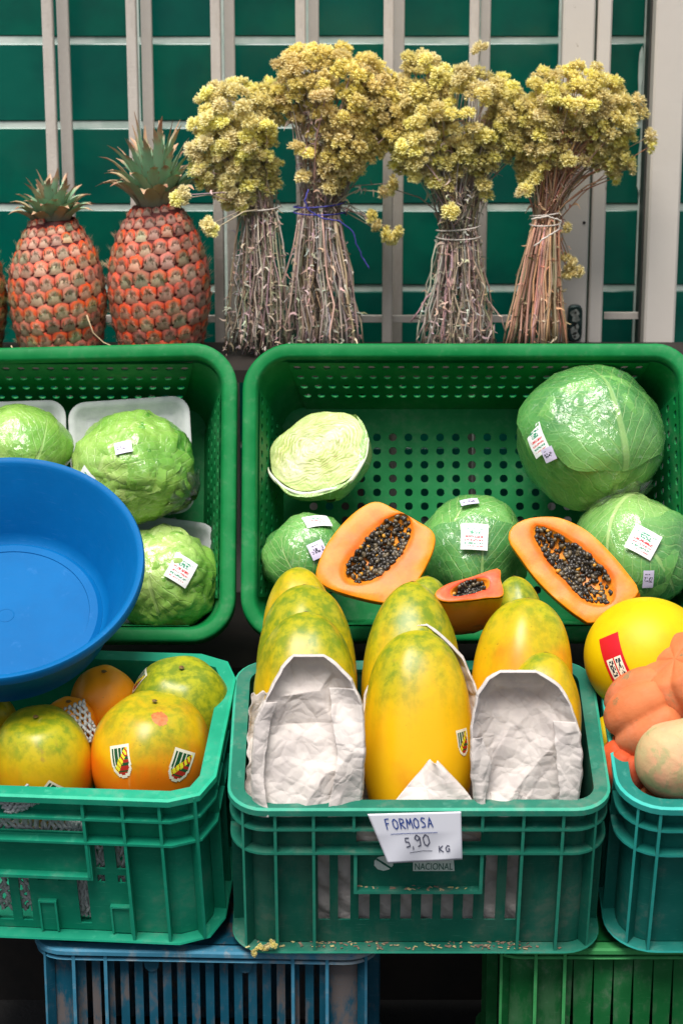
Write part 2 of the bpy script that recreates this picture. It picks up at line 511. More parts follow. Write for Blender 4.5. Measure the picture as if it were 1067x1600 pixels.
def low_crate(name, mtx, label, main, edge, W, D, H, R, seg, flanges, fins, rects, wall=.020, plate=None, bosses=(), rim_w=.011, hole_r=None, rim_skip=()):
    root = thing(name, mtx, label, 'crate')
    mm = [M[main], M[edge]]
    ns = seg * 4 + 4
    # shell: everything but the slotted straight of the front
    mb = MB()
    sweep(mb, W, D, R, seg, [(-wall, .006), (-wall, H - .004), (-wall - .003, H - .004), (-wall - .003, .006)], True, skip=(seg,))
    mb.build('shell', mm, root, True, sharp=25)
    mb = MB(); slotted_front(mb, -W / 2 + R, W / 2 - R, .006, H - .004, rects, wall, wall + .003)
    mb.build('front_panel', mm, root)
    mb = MB(); mb.face([mb.vert((x, y, .012)) for x, y, _, _ in rr(W, D, R, seg, -wall - .001)]); mb.face([mb.vert((x, y, .008)) for x, y, _, _ in rr(W, D, R, seg, -wall - .001)])
    mb.build('base', mm, root)
    # rim
    mb = MB()
    wv = lambda x, y, w: (x, y, w + .0012 * nz((x, y, .3), 14))
    sweep(mb, W, D, R, seg, [(-wall - .004, H - .006), (-wall - .004, H), (-.004, H + .0015), (0, H - .001), (0, H - rim_w), (-.003, H - rim_w), (-.005, H - .005)],
          True, mats=[0, 0, 1, 1, 0, 0, 0], warp=wv, skip=rim_skip)
    mb.build('rim', mm, root, True, sharp=35)
    for (z, th) in flanges:
        mb = MB(); sweep(mb, W, D, R, seg, [(-wall + .0005, z - th / 2), (-wall + .0005, z + th / 2), (-.002, z + th / 2), (-.002, z - th / 2)], True, mats=[0, 0, 1, 0],
                         warp=lambda x, y, w: (x, y, w + .0008 * nz((x, y, z), 11)))
        mb.build('flange', mm, root)
    mb = MB(); sweep(mb, W, D, R, seg, [(-wall + .0005, 0), (-wall + .0005, .005), (-.001, .0035), (0, .0005)], True, mats=[0, 0, 1, 0],
                     warp=lambda x, y, w: (x, y, w + .001 * nz((x, y, .7), 9)))
    mb.build('base_flange', mm, root)
    for (x, za, zb) in fins:
        mb = MB(); mb.box(-.0022, .0022, .0025, wall - .0005, za, zb, 0, 1)
        o = mb.build('rib', mm, root); o.location = (x, 0, 0)
    # ribs round the corners and along the sides
    for s in (-1, 1):
        for an in (38,):
            a = radians(an); cx, cy = s * (W / 2 - R), R
            d = Vector((s * sin(a), -cos(a), 0)); p = Vector((cx, cy, 0)) + d * (R - .002)
            mb = MB(); mb.box(-.0022, .0022, 0, wall - .0025, .004, H - .004, 0, 1)
            o = mb.build('rib', mm, root); o.location = p; o.rotation_euler = (0, 0, s * a)
        for y in (R + .02, D * .4, D * .62, D - R - .01):
            mb = MB(); mb.box(-.0022, .0022, 0, wall - .0025, .004, H - .004, 0, 1)
            o = mb.build('rib', mm, root); o.location = (s * (W / 2 - .002), y, 0); o.rotation_euler = (0, 0, s * pi / 2)
    if plate:
        xa, xb, za, zb = plate
        mb = MB(); mb.box(xa, xb, wall - .004, wall - .0005, za, zb); mb.build('handle_plate', mm, root)
        mb = MB()
        mb.box(xa, xb, .004, wall - .0042, za, za + .0055, 0, 1)
        mb.box(xa, xa + .005, .004, wall - .0042, za + .0057, zb, 0, 1)
        mb.box(xb - .005, xb, .004, wall - .0042, za + .0057, zb, 0, 1)
        mb.build('plate_border', mm, root)
    for (xa, xb, za, zb) in bosses:
        mb = MB()
        mb.box(xa, xb, wall - .006, wall - .0005, za, zb)
        mb.build('boss', mm, root)
        mb = MB()
        mb.box(xa, xa + .003, wall - .0085, wall - .0062, za, zb, 0, 1); mb.box(xb - .003, xb, wall - .0085, wall - .0062, za, zb, 0, 1)
        mb.box(xa + .0032, xb - .0032, wall - .0085, wall - .0062, zb - .003, zb, 0, 1); mb.build('boss_edge', mm, root)
    return root

# middle crate
MX = .1125
X = lambda px: (px - 651) / 1046
Zw = lambda py: (1490 - py) / 802
mrects = [(X(a), X(b), Zw(1450), Zw(1338)) for a, b in ((497, 515), (528, 547), (755, 773), (788, 805))]
mrects += [(X(a), X(b), Zw(1450), Zw(1405)) for a, b in ((560, 577), (593, 610), (625, 642), (657, 675), (688, 707), (722, 738))]
mrects += [(X(556), X(746), Zw(1328), Zw(1303))]
mid = low_crate('plastic_crate', low_matrix(MX, 0, .31), 'dull teal plastic crate of wrapped papayas with the handwritten price sign on its rim',
                'dull_crate', 'dull_edge', .556, .36, .28, .055, 7, ((Zw(1297), .004), (Zw(1333), .004)),
                [(X(433), .004, .276), (X(491), .004, .276), (X(552), Zw(1300), .276), (X(746), Zw(1300), .276), (X(808), .004, .276), (X(868), .004, .276)],
                mrects, plate=(X(552), X(750), Zw(1397), Zw(1334)))
# left crate
LM = low_matrix(-.458, .03, .318, -5)
LX = -.458
X2 = lambda px: (px - 533.5) / 1046 - LX
Z2 = lambda py: (1481 - py) / 802
lr = [(X2(-300), X2(141), Z2(1322), Z2(1294)), (X2(155), X2(169), Z2(1377), Z2(1330)), (X2(187), X2(201), Z2(1377), Z2(1330)),
      (X2(-10), X2(13), Z2(1465), Z2(1383)), (X2(28), X2(45), Z2(1465), Z2(1383)), (X2(121), X2(138), Z2(1466), Z2(1386))]
lr += [(X2(a - 6), X2(a + 6), Z2(1399), Z2(1387)) for a in (66, 98, 161, 193)]
lr += [(X2(a), X2(a + 17), Z2(1465), Z2(1383)) for a in (-45, -80, -115, -150)]
left = low_crate('plastic_crate', LM, 'bright teal crate at lower left full of round papayas in foam nets',
                 'teal_crate', 'teal_edge', .556, .36, .28, .062, 2, ((Z2(1290), .004), (Z2(1326), .004)),
                 [(X2(147), Z2(1380), .276), (X2(208), .004, .276), (X2(265), .004, .276)],
                 lr, plate=(X2(-300), X2(152), Z2(1385), Z2(1330)), bosses=((X2(58), X2(87), .008, Z2(1427)), (X2(172), X2(205), .008, Z2(1432))))
# right crate
RM = low_matrix(.676, -.002, .312, 0)
right = low_crate('plastic_crate', RM, 'sea green crate at lower right filled with pumpkins and a yellow melon',
                  'sea_crate', 'sea_edge', .556, .36, .28, .075, 8, ((.236, .004), (.19, .004)),
                  [(-.247 + .0545 * 0 + .03, .004, .276), (-.16, .004, .276), (-.09, .004, .276), (.0, .004, .276), (.1, .004, .276), (.2, .004, .276)],
                  [(-.05, .1, .2, .225)])
# upturned stands underneath
def stand(name, mtx, label, main, edge, W, D, H, R, seg, fins, slots, wedge=False, flange_w=.02, tabs=()):
    root = thing(name, mtx, label, 'crate')
    mm = [M[main], M[edge]]; wall = .022
    mb = MB(); sweep(mb, W, D, R, seg, [(-wall, .004), (-wall, H - .004), (-wall - .003, H - .004), (-wall - .003, .004)], True, skip=(seg,)); mb.build('shell', mm, root, True, sharp=30)
    x0, x1 = -W / 2 + R, W / 2 - R
    if wedge:
        xs = [x0] + [s for s in slots] + [x1]
        for k in range(len(xs) - 1):
            a, b = xs[k], xs[k + 1]
            g0, g1 = .0006, .0048       # slot half width at its top and bottom
            ga0, ga1 = (0, 0) if k == 0 else (g0, g1)
            gb0, gb1 = (0, 0) if k == len(xs) - 2 else (g0, g1)
            mb = MB()
            F = [[mb.vert((x, y, z)) for (x, z) in ((a + ga1, .03), (b - gb1, .03), (b - gb0, H - .03), (a + ga0, H - .03))] for y in (wall, wall + .003)]
            for q in range(4): mb.face([F[0][q], F[0][(q + 1) % 4], F[1][(q + 1) % 4], F[1][q]])
            mb.face(F[0][::-1]); mb.face(F[1]); mb.build('slat', mm, root)
        mb = MB(); mb.box(x0, x1, wall, wall + .003, H - .0298, H - .004); mb.build('front_panel', mm, root)
        mb = MB(); mb.box(x0, x1, wall, wall + .003, .004, .0298); mb.build('front_panel', mm, root)
    else:
        mb = MB(); slotted_front(mb, x0, x1, .004, H - .004, slots, wall, wall + .003); mb.build('front_panel', mm, root)
    mb = MB(); mb.face([mb.vert((x, y, H - .004)) for x, y, _, _ in rr(W, D, R, seg, -wall)]); mb.build('base', mm, root)
    for z, th, o in ((H - .0095, .009, 0), (H - .022, .003, -.003), (.004, .008, 0)):
        mb = MB(); sweep(mb, W, D, R, seg, [(-wall + .0005, z - th / 2), (-wall + .0005, z + th / 2), (o - .003, z + th / 2), (o, z + th / 2 - .003), (o, z - th / 2)], True, mats=[0, 1, 1, 1, 0],
                         warp=lambda x, y, w: (x, y, w + .0015 * nz((x, y, .2), 9)))
        mb.build('flange', mm, root, True, sharp=35)
    for x in fins:
        mb = MB(); mb.box(-.0025, .0025, .003, wall - .0005, .01, H - .014, 0, 1)
        o = mb.build('rib', mm, root); o.location = (x, 0, 0)
    for s in (-1, 1):
        for (px_, py_, rz) in ((s * (W / 2 - R + R * sin(radians(42))), R - R * cos(radians(42)), s * radians(42)), (s * (W / 2), D * .3, s * pi / 2), (s * W / 2, D * .6, s * pi / 2)):
            mb = MB(); mb.box(-.0025, .0025, .003, wall - .002, .01, H - .014, 0, 1)
            o = mb.build('rib', mm, root); o.location = (px_, py_, 0); o.rotation_euler = (0, 0, rz)
    for (x, w) in tabs:
        mb = MB(); r = w / 2
        pts = [(x - r, H - .014), (x - r, H - .038)] + [(x - r * cos(k * pi / 6), H - .038 - r * sin(k * pi / 6)) for k in range(1, 6)] + [(x + r, H - .038), (x + r, H - .014)]
        A = [mb.vert((a, wall - .004, z)) for a, z in pts]; B = [mb.vert((a, wall - .0005, z)) for a, z in pts]
        for k in range(len(pts)): mb.face([A[k], A[(k + 1) % len(pts)], B[(k + 1) % len(pts)], B[k]])
        mb.face(A); mb.build('tab', mm, root)
    return root
bx = lambda px: (px - 322) / 1026
bsl = []
for k in range(17):
    p = 139 + 22.3 * k
    if abs(p - 465) < 8: continue
    bsl.append((bx(p - 4.6), bx(p + 4.6), .03, .283))
stand('stand_crate', Matrix.Translation((-.208, .02, 0)) @ Matrix.Rotation(radians(-2.2), 4, 'Z'), 'scuffed dirty blue slotted crate turned over under the bright teal crate', 'blue_crate', 'blue_edge',
      .53, .36, .307, .055, 6, [bx(118), bx(168), bx(460), bx(513)], bsl, tabs=((bx(238), .022), (bx(384), .022)))
gx = lambda px: (px - 533.5) / 1022 - .49
stand('stand_crate', Matrix.Translation((.49, .03, 0)), 'bright green crate with wedge shaped slots under the lower right crates', 'stand_green', 'stand_edge',
      .53, .36, .307, .05, 6, [gx(835), gx(880)], [gx(p) for p in (895, 927, 958, 989, 1020, 1051, 1082, 1113, 1144)], wedge=True)

# ---- tilted open crates with round holes
UP_E = radians(28)
NV = Vector((0, -cos(UP_E), sin(UP_E))); VV = Vector((0, sin(UP_E), cos(UP_E)))
UW, UL, UD, UR, TAPER = .755, .50, .185, .075, .036
def up_matrix(xc, dz=0.0):
    b = at(533.5, 1003, .42)
    return frame(Vector((xc, b.y, b.z + dz)), Vector((1, 0, 0)), VV, NV)
def holed(mb, u0, u1, v0, v1, nu, nv, r, fmap, th, skip=lambda i, j: False):
    """sheet with round openings; fmap(u, v, depth) -> point"""
    du, dv = (u1 - u0) / nu, (v1 - v0) / nv
    sq = [(-.5, -.5), (-.17, -.5), (.17, -.5), (.5, -.5), (.5, -.17), (.5, .17), (.5, .5), (.17, .5), (-.17, .5), (-.5, .5), (-.5, .17), (-.5, -.17)]
    for i in range(nu):
        for j in range(nv):
            cu, cv = u0 + (i + .5) * du, v0 + (j + .5) * dv
            S0 = [(cu + a * du, cv + b * dv) for a, b in sq]
            if skip(i, j):
                for t_ in (0, th):
                    mb.face([mb.vert(fmap(u, v, t_)) for u, v in (S0[0], S0[3], S0[6], S0[9])])
                continue
            C0 = []
            for a, b in sq:
                an = atan2(b, a); C0.append((cu + r * cos(an), cv + r * sin(an)))
            L = []
            for t_ in (0, th):
                so_ = [mb.vert(fmap(u, v, t_)) for u, v in S0]; ci = [mb.vert(fmap(u, v, t_)) for u, v in C0]
                for k in range(12):
                    q = (k + 1) % 12; mb.face([so_[k], so_[q], ci[q], ci[k]])
                L.append(ci)
            for k in range(12):
                q = (k + 1) % 12; mb.face([L[0][k], L[0][q], L[1][q], L[1][k]])
def up_crate(xc, dz, label, bow, floor_skip):
    root = thing('market_crate', up_matrix(xc, dz), label, 'crate')
    mm = [M['green_crate']]
    W, L, D, R = UW, UL, UD, UR
    rim = .026
    def warp(x, y, w):
        return (x, y + bow(x) * max(0, (y / L - .6) / .4) + .001 * nz((x, y, 0), 12), w + .0015 * nz((x, y, 5), 9))
    mb = MB()
    prof = [(-rim - .002, -.012), (-rim, -.003), (-rim + .003, .0035), (-rim + .006, .0058), (-.006, .0066), (-.002, .0050), (-.0002, .001), (0, -.024), (-.003, -.024), (-.004, -.004), (-rim + .002, -.004)]
    sweep(mb, W, L, R, 10, prof, True, warp=warp)
    mb.build('rim', mm, root, True, sharp=50)
    # inner opening: W-2rim by L-2rim, radius R-rim; floor is TAPER smaller all round
    iw, il, ir = W - 2 * rim, L - 2 * rim, R - rim
    r2 = ir - .008
    # corners and their continuation
    for ck in range(4):
        mb = MB()
        for dth in (0, -.003):
            top = rr(iw, il, ir, 10); bot = rr(iw - 2 * TAPER, il - 2 * TAPER, r2, 10)
            A = [mb.vert((x - nx * dth, y + rim - ny * dth, -.006)) for x, y, nx, ny in top[ck * 11:ck * 11 + 11]]
            B = [mb.vert((x - nx * dth, y + rim + TAPER - ny * dth, -D)) for x, y, nx, ny in bot[ck * 11:ck * 11 + 11]]
            for k in range(10): mb.face([A[k], A[k + 1], B[k + 1], B[k]])
        mb.build('corner_wall', mm, root, True, sharp=40)
    top = rr(iw, il, ir, 10); bot = rr(iw - 2 * TAPER, il - 2 * TAPER, r2, 10)
    for side, nu in ((0, 24), (1, 15), (2, 24), (3, 15)):
        k0, k1 = side * 11 + 10, (side * 11 + 11) % 44
        a0, a1 = Vector((top[k0][0], top[k0][1] + rim, -.006)), Vector((top[k1][0], top[k1][1] + rim, -.006))
        b0, b1 = Vector((bot[k0][0], bot[k0][1] + rim + TAPER, -D)), Vector((bot[k1][0], bot[k1][1] + rim + TAPER, -D))
        nn = (a1 - a0).cross(b0 - a0).normalized()
        def fm(u, v, t_, a0=a0, a1=a1, b0=b0, b1=b1, nn=nn):
            return a0.lerp(a1, u).lerp(b0.lerp(b1, u), v) + nn * t_
        class _P: pass
        mb = MB()
        # openings round in metres: work in metres along the wall
        lu, lv = (a1 - a0).length, (b0 - a0).length
        g = lambda u, v, t_: fm(u / lu, v / lv, t_)
        holed(mb, 0, lu, 0, lv, nu, 5, .0068, g, .003, skip=lambda i, j: j == 4)
        mb.build('side_wall', mm, root)
    mb = MB()
    fw_, fl = iw - 2 * TAPER, il - 2 * TAPER
    holed(mb, -fw_ / 2 + r2, fw_ / 2 - r2, rim + TAPER + r2, rim + TAPER + fl - r2, 20, 12, .0071, lambda u, v, t_: (u, v, -D - t_), .003, skip=floor_skip)
    ring_in = [(-fw_ / 2 + r2, rim + TAPER + r2), (fw_ / 2 - r2, rim + TAPER + r2), (fw_ / 2 - r2, rim + TAPER + fl - r2), (-fw_ / 2 + r2, rim + TAPER + fl - r2)]
    for t_ in (0, .003):
        bo = [mb.vert((x, y + rim + TAPER, -D - t_)) for x, y, _, _ in rr(fw_, fl, r2, 10)]
        ci = [mb.vert((x, y, -D - t_)) for x, y in ring_in]
        for s in range(4):
            for k in range(10): mb.face([ci[s], bo[s * 11 + k], bo[s * 11 + k + 1]])
            mb.face([ci[s], bo[s * 11 + 10], bo[(s * 11 + 11) % 44], ci[(s + 1) % 4]])
    mb.build('floor', mm, root)
    return root
XR = (378 - 533.5) / 943 + UW / 2
XL = (370 - 533.5) / 943 - UW / 2
UPR = up_crate(XR, 0, 'large green open crate tilted to show the wrapped cabbages', lambda x: -.004 + .010 * max(0, 1 - abs(x + .27) / .12) ** 1.2 + .014 * max(0, (x - .16) / .2) ** 2, lambda i, j: (j < 2 and i % 5 == 2) or (j == 6 and i in (9, 10, 11, 12)))
UPL = up_crate(XL, -.002, 'large green open crate tilted to show the wrapped lettuces', lambda x: .006 - .016 * min(1, max(0, (.25 - x) / .2)), lambda i, j: False)

# ================================================================== PRODUCE
def bvh_of(me):
    return BVHTree.FromPolygons([v.co.copy() for v in me.vertices], [tuple(p.vertices) for p in me.polygons])

def decal(parent, bvh, mw, px, py, wpx, hpx, rot, mats, pattern, name='sticker', n=18, lift=.0008, shape=None, drop=.03):
    """a paper label laid on the surface under photograph point (px, py)"""
    inv = mw.inverted()
    d = FWD + Vector((1, 0, 0)) * ((px - 533.5) / FPX) + UPV * ((800 - py) / FPX)
    o = inv @ CAM; dl = (inv.to_3x3() @ d).normalized()
    hit = bvh.ray_cast(o, dl)
    if hit[0] is None:
        print('MISS', name, px, py); return None
    P, N = hit[0], hit[1].normalized()
    if N.dot(dl) > 0: N = -N
    upl = (inv.to_3x3() @ UPV).normalized()
    a = upl.cross(N)
    if a.length < 1e-4: a = Vector((1, 0, 0))
    a.normalize(); b = N.cross(a)
    r = radians(rot)
    ax = a * cos(r) + b * sin(r); ay = b * cos(r) - a * sin(r)
    s = ppm(mw @ P)
    w, h = wpx / s, hpx / s
    mb = MB()
    def fn(u, v):
        q = P + ax * ((u - .5) * w) + ay * ((v - .5) * h) + N * .01
        hh = bvh.ray_cast(q + N * .02, -N, .02 + .01 + drop)
        if hh[0] is None:
            hh = bvh.find_nearest(q)
        nn = hh[1].normalized()
        if nn.dot(N) < 0: nn = -nn
        return hh[0] + nn * lift
    mb.grid(fn, n, n, mfn=pattern)
    return mb.build(name, mats, parent, True)

LBL = [M['sticker_white'], M['ink_green'], M['ink_red'], M['ink_dark']]
def pat_label(seed):
    R = random.Random(seed); band = {}
    def f(u, v):
        if not .16 < u < .84: return 0
        k = int(v * 34)
        for lo, hi, m_, p_ in ((26, 27, 1, .6), (20, 24, 1, .62), (15, 17, 2, .7), (11, 12, 2, .6), (7, 8, 1, .55), (4, 4, 2, .5)):
            if lo <= k <= hi:
                if m_ == 1 and lo == 20 and not .3 < u < .7: return 0
                return m_ if R.random() < p_ else 0
        return 0
    return f
LBL2 = [M['sticker_lilac'], M['ink_dark']]
def pat_price(seed):
    R = random.Random(seed)
    def f(u, v):
        if .15 < u < .85 and .3 < v < .62: return 1 if R.random() < .38 else 0
        if .15 < u < .6 and .75 < v < .83: return 1 if R.random() < .4 else 0
        return 0
    return f
OVAL = [M['st_cream'], M['st_green'], M['st_yellow'], M['st_red'], M['st_cream']]
def pat_oval(u, v):
    x, y = (u - .5) * 2, (v - .5) * 2
    top = y > .55
    r = sqrt(x * x + y * y) if y < .2 else max(abs(x) * 1.02, abs(y))
    if r > 1: return None
    if r > .8: return 0
    d = y - x * .9
    if abs(d) < .26: return 2 if int((u + v) * 13) % 3 else 3
    if d > .26: return 1 if int(u * 20) % 4 else 0
    return 3 if int(v * 16) % 3 else 1

# ------------------------------------------------------------------ papayas
def papaya_mat(name, yellow, orange, green, dark_green, gbias, obias, spots=.5, rough=.34):
    t = NT(name); c = t.co(); g = t.co('Generated')
    sd = t.n('ShaderNodeCombineXYZ'); r_ = t.info()
    for k in range(3): t.put(sd.inputs[k], t.m('MULTIPLY', r_, (13., 37., 71.)[k]))
    cs = t.map(c, (1, 1, 1), sd.outputs[0])
    cl = t.map(c, (1, 1, .28), sd.outputs[0])
    gz = t.sep(g)[2]
    n1 = t.noise(cl, 13, 5, .6, .3); n2 = t.noise(cs, 9, 4, .5); fine = t.noise(cs, 60, 4, .65); n3 = t.noise(cl, 34, 5, .65)
    gm = t.m('ADD', t.m('ADD', t.m('MULTIPLY', n1, .75), t.m('MULTIPLY', n3, .14)), t.m('MULTIPLY', gz, .85))
    gm = t.ramp(gm, 1.12 - gbias, 1.52 - gbias)
    om = t.ramp(t.m('ADD', n2, t.m('MULTIPLY', t.m('SUBTRACT', .6, gz), .35)), .62 - obias, .85 - obias)
    base = t.mix(om, yellow, orange)
    gcol = t.mix(t.ramp(fine, .38, .62), green, dark_green)
    base = t.mix(t.m('MULTIPLY', gm, t.m('ADD', .62, t.m('MULTIPLY', fine, .5))), base, gcol)
    sm = t.m('MULTIPLY', t.ramp(t.noise(cs, 210, 3, .7), .64, .72), t.ramp(t.noise(cs, 11, 4, .6), .42, .62))
    base = t.mix(t.m('MULTIPLY', sm, spots), base, S(74, 66, 20))
    ltx = t.ramp(t.noise(t.map(cs, (1, 1, .14)), 46, 4, .6, .4), .66, .76)          # dried latex runs
    base = t.mix(t.m('MULTIPLY', ltx, .34), base, S(206, 186, 112))
    sc = t.ramp(t.noise(cs, 24, 3, .5, .8), .66, .76)
    base = t.mix(t.m('MULTIPLY', sc, .45), base, S(150, 112, 60))
    t.col(base).rough(t.m('ADD', rough - .05, t.m('MULTIPLY', fine, .14)))
    t.bump(t.m('ADD', t.noise(cs, 26, 3), t.m('MULTIPLY', fine, .25)), .10, .002)
    t.set(Specular_IOR_Level=.42, Subsurface_Weight=.06, Subsurface_Radius=(.01, .005, .002))
    return t.mat
YEL, ORG, GRN, DGR = S(220, 170, 14), S(226, 132, 16), S(148, 156, 22), S(98, 128, 22)
PM = {
    'yellow': papaya_mat('papaya_ripe_yellow', S(224, 172, 14), S(214, 142, 14), GRN, DGR, .21, .04),
    'tipped': papaya_mat('papaya_green_tipped', YEL, S(222, 152, 14), GRN, DGR, .38, .06, .7),
    'mixed': papaya_mat('papaya_mixed', S(216, 170, 16), ORG, S(158, 164, 24), S(112, 138, 24),   .22, .22, .7),
    'green': papaya_mat('papaya_greenish', S(214, 170, 14), ORG, S(140, 156, 30), S(92, 122, 26), .42, .02, .6),
    'orange': papaya_mat('papaya_orange', S(234, 152, 20), S(226, 122, 14), GRN, DGR, -.25, .2, .5),
    'blush': papaya_mat('papaya_blushed', S(226, 168, 12), S(230, 120, 12), S(158, 160, 26), S(120, 138, 26), .16, .34, .6),
}
def papaya_mesh(name, R, L, mat, seed, kind='long', tb=.48, n=2.2, m=2.0):
    mb = MB()
    NU, NV_ = 44, 40
    ph = seed * 1.3
    def fn(u, v):
        t = .5 - .5 * cos(pi * v)
        if t < tb: k = max(0, 1 - ((tb - t) / tb) ** 2.15) ** .5
        else: k = max(0, 1 - ((t - tb) / (1 - tb)) ** n) ** (1 / m)
        a = 2 * pi * u
        rr_ = R * k * (1 + .020 * cos(5 * a + ph) * (.4 + t) + .018 * cos(2 * a + ph * 2) + .012 * nz((cos(a) * 3, sin(a) * 3, t * 6), 1.0, seed + 9) + .045 * nz((cos(a) * 1.2, sin(a) * 1.2, t * 2.2), 1.0, seed))
        z = (t - .5) * L
        if kind == 'round':      # puckered blossom end
            q = max(0, (t - .93) / .07); z -= q * q * L * .035; rr_ *= 1 + .05 * q * cos(5 * a + ph)
        return (rr_ * cos(a) + .03 * R * sin(pi * t) * cos(ph), rr_ * sin(a), z)
    mb.grid(fn, NU, NV_, wrapu=True)
    return mb.mesh(name, [mat], True)
M['stem_scar'] = mottled('papaya_stem_scar', S(120, 92, 40), S(64, 54, 26), 200, .8, .3, 300)
def papaya(px, py, Y, wpx, Lpx, lean, roll, mat, label, seed, kind='long', spin=0., tb=.50, n=2.2, m=2.0, group='papayas', scar=True):
    P = at(px, py, Y); s = ppm(P)
    me = papaya_mesh('papaya', wpx / 2 / s, Lpx / s, PM[mat], seed, kind, tb, n, m)
    o = link('papaya', me)
    Mx = Matrix.Translation(P) @ Matrix.Rotation(radians(roll), 4, 'Y') @ Matrix.Rotation(radians(-lean), 4, 'X') @ Matrix.Rotation(radians(spin), 4, 'Z')
    o.matrix_world = Mx
    tag(o, label, 'papaya', group)
    if scar:
        top = max((v.co for v in me.vertices), key=lambda q: q.z)
        L = Lpx / s
        mb = MB(); r = .0042
        mb.grid(lambda u, v: (r * (1 - v) * cos(2 * pi * u) * (1 + .3 * cos(10 * pi * u)), r * (1 - v) * sin(2 * pi * u), L / 2 + .0012 * v - (.003 if kind == 'round' else -.0) * 1), 14, 3, wrapu=True)
        mb.build('stem_scar', M['stem_scar'], o, True)
    return o, bvh_of(me), Mx
gA = 'papayas in the middle crate'; gB = 'papayas in the lower left crate'
papaya(472, 1010, .245, 118, 250, 26, -4, 'mixed', 'yellow green papaya furthest back on the left of the middle crate', 3, group=gA)
papaya(664, 985, .275, 90, 170, 24, 3, 'green', 'greenish papaya tip peeking between the left papaya half and the small wedge', 4, group=gA)
papaya(808, 985, .275, 80, 170, 24, -3, 'green', 'greenish papaya tip peeking between the small wedge and the right papaya half', 5, group=gA)
papaya(480, 1066, .185, 160, 306, 25, -2, 'tipped', 'speckled green topped papaya behind the left paper sleeve, second of three in its row', 6, n=2.3, m=2.1, group=gA)
papaya(480, 1112, .105, 163, 312, 24, -1, 'tipped', 'papaya standing directly behind the left open paper sleeve', 8, n=2.4, m=2.1, group=gA)
papaya(640, 1062, .145, 156, 308, 24, 2, 'tipped', 'yellow papaya with a narrow green tip right behind the unwrapped front papaya', 9, n=2.0, m=1.75, group=gA)
papaya(819, 1082, .155, 158, 296, 24, 3, 'mixed', 'papaya with a broad green stripe below the right papaya half', 12, n=2.4, m=2.1, group=gA)
papaya(842, 1150, .075, 132, 262, 22, 5, 'yellow', 'green tipped yellow papaya tucked just behind the right open paper sleeve', 13, n=2.3, m=2.1, group=gA)
pf, bf, mf = papaya(652, 1160, .066, 170, 352, 20, 0, 'yellow', 'large bare yellow papaya at the front above the price sign', 15, n=2.5, m=2.1, group=gA, spin=40)
decal(pf, bf, mf, 723, 1160, 24, 42, 8, OVAL, pat_oval, n=20)

papaya(-14, 1150, .18, 100, 150, -10, 0, 'yellow', 'yellow papaya cut off by the left edge below the blue basin', 21, 'round', n=2.2, m=1.9, group=gB)
papaya(112, 1160, .16, 96, 160, -12, 0, 'orange', 'small orange papaya between the two front papayas in the teal crate', 22, 'round', n=2.3, m=2, group=gB)
papaya(163, 1112, .215, 112, 160, -14, 3, 'orange', 'orange papaya just beside the underside of the blue basin', 23, 'round', n=2.1, m=1.9, group=gB)
pq3, bq3, mq3 = papaya(281, 1122, .20, 160, 205, -16, 4, 'green', 'greenish papaya at the back right corner of the teal crate', 24, 'round', n=2.4, m=2.1, group=gB)
pq2, bq2, mq2 = papaya(68, 1200, .105, 158, 205, -14, -3, 'mixed', 'green and orange papaya at the front left of the teal crate', 25, 'round', n=2.5, m=2.2, group=gB)
pq1, bq1, mq1 = papaya(240, 1186, .112, 188, 216, -8, 3, 'blush', 'biggest front papaya in the teal crate bearing two oval stickers', 26, 'round', n=2.5, m=2.15, group=gB)
decal(pq1, bq1, mq1, 189, 1190, 36, 52, 10, OVAL, pat_oval, n=22)
decal(pq1, bq1, mq1, 282, 1197, 38, 52, -18, OVAL, pat_oval, n=22)
decal(pq2, bq2, mq2, 83, 1241, 40, 36, -34, OVAL, pat_oval, n=22)
decal(pq3, bq3, mq3, 217, 1064, 30, 42, -24, OVAL, pat_oval, n=22)
# pressed brown bruise and crease on the front papaya
BR = [mottled('papaya_bruise', S(196, 122, 70), S(182, 100, 52), 120, .45, .2, 260)]
decal(pq1, bq1, mq1, 250, 1122, 28, 34, 12, BR, lambda u, v: 0 if (u - .5) ** 2 + (v - .5) ** 2 < .2 + .06 * nz((u, v, 0), 7) else None, name='bruise', n=22, lift=.0003)

# ------------------------------------------------------------------ cut papayas
def flesh_mat(name, a, b):
    t = NT(name); c = t.co()
    n = t.noise(c, 26, 5, .6)
    fib = t.noise(c, 120, 4, .7)
    t.col(t.mix(1.0, t.mix(t.m('MULTIPLY', t.ramp(fib, .48, .78), .10), t.mix(t.ramp(n, .35, .7), a, b), S(246, 176, 90)), t.attr(), 'MULTIPLY')).rough(.46)
    t.bump(t.noise(t.map(c, (1, 1, 1)), 45, 4, .6), .22, .003)
    t.set(Coat_Weight=.12, Coat_Roughness=.2, Specular_IOR_Level=.25, Subsurface_Weight=.15, Subsurface_Radius=(.015, .006, .002))
    return t.mat
M['flesh'] = flesh_mat('papaya_flesh_orange', S(242, 128, 6), S(236, 108, 6))
M['flesh_red'] = flesh_mat('papaya_flesh_red', S(232, 104, 62), S(218, 80, 46))
M['pith'] = flesh_mat('papaya_pith', S(226, 138, 30), S(206, 112, 22))
M['half_skin'] = papaya_mat('papaya_half_skin', S(228, 150, 10), ORG, GRN, DGR, .0, .1, .5)
M['edge'] = flesh_mat('papaya_rind_edge', S(234, 132, 10), S(226, 120, 10))
M['seed'] = plain('papaya_seed_black', S(46, 41, 36), .38, Coat_Weight=.15, Coat_Roughness=.2)
M['seed_grey'] = plain('papaya_seed_grey', S(100, 88, 68), .4, Coat_Weight=.15)
M['seed_pale'] = plain('papaya_seed_pale', S(196, 140, 44), .4)
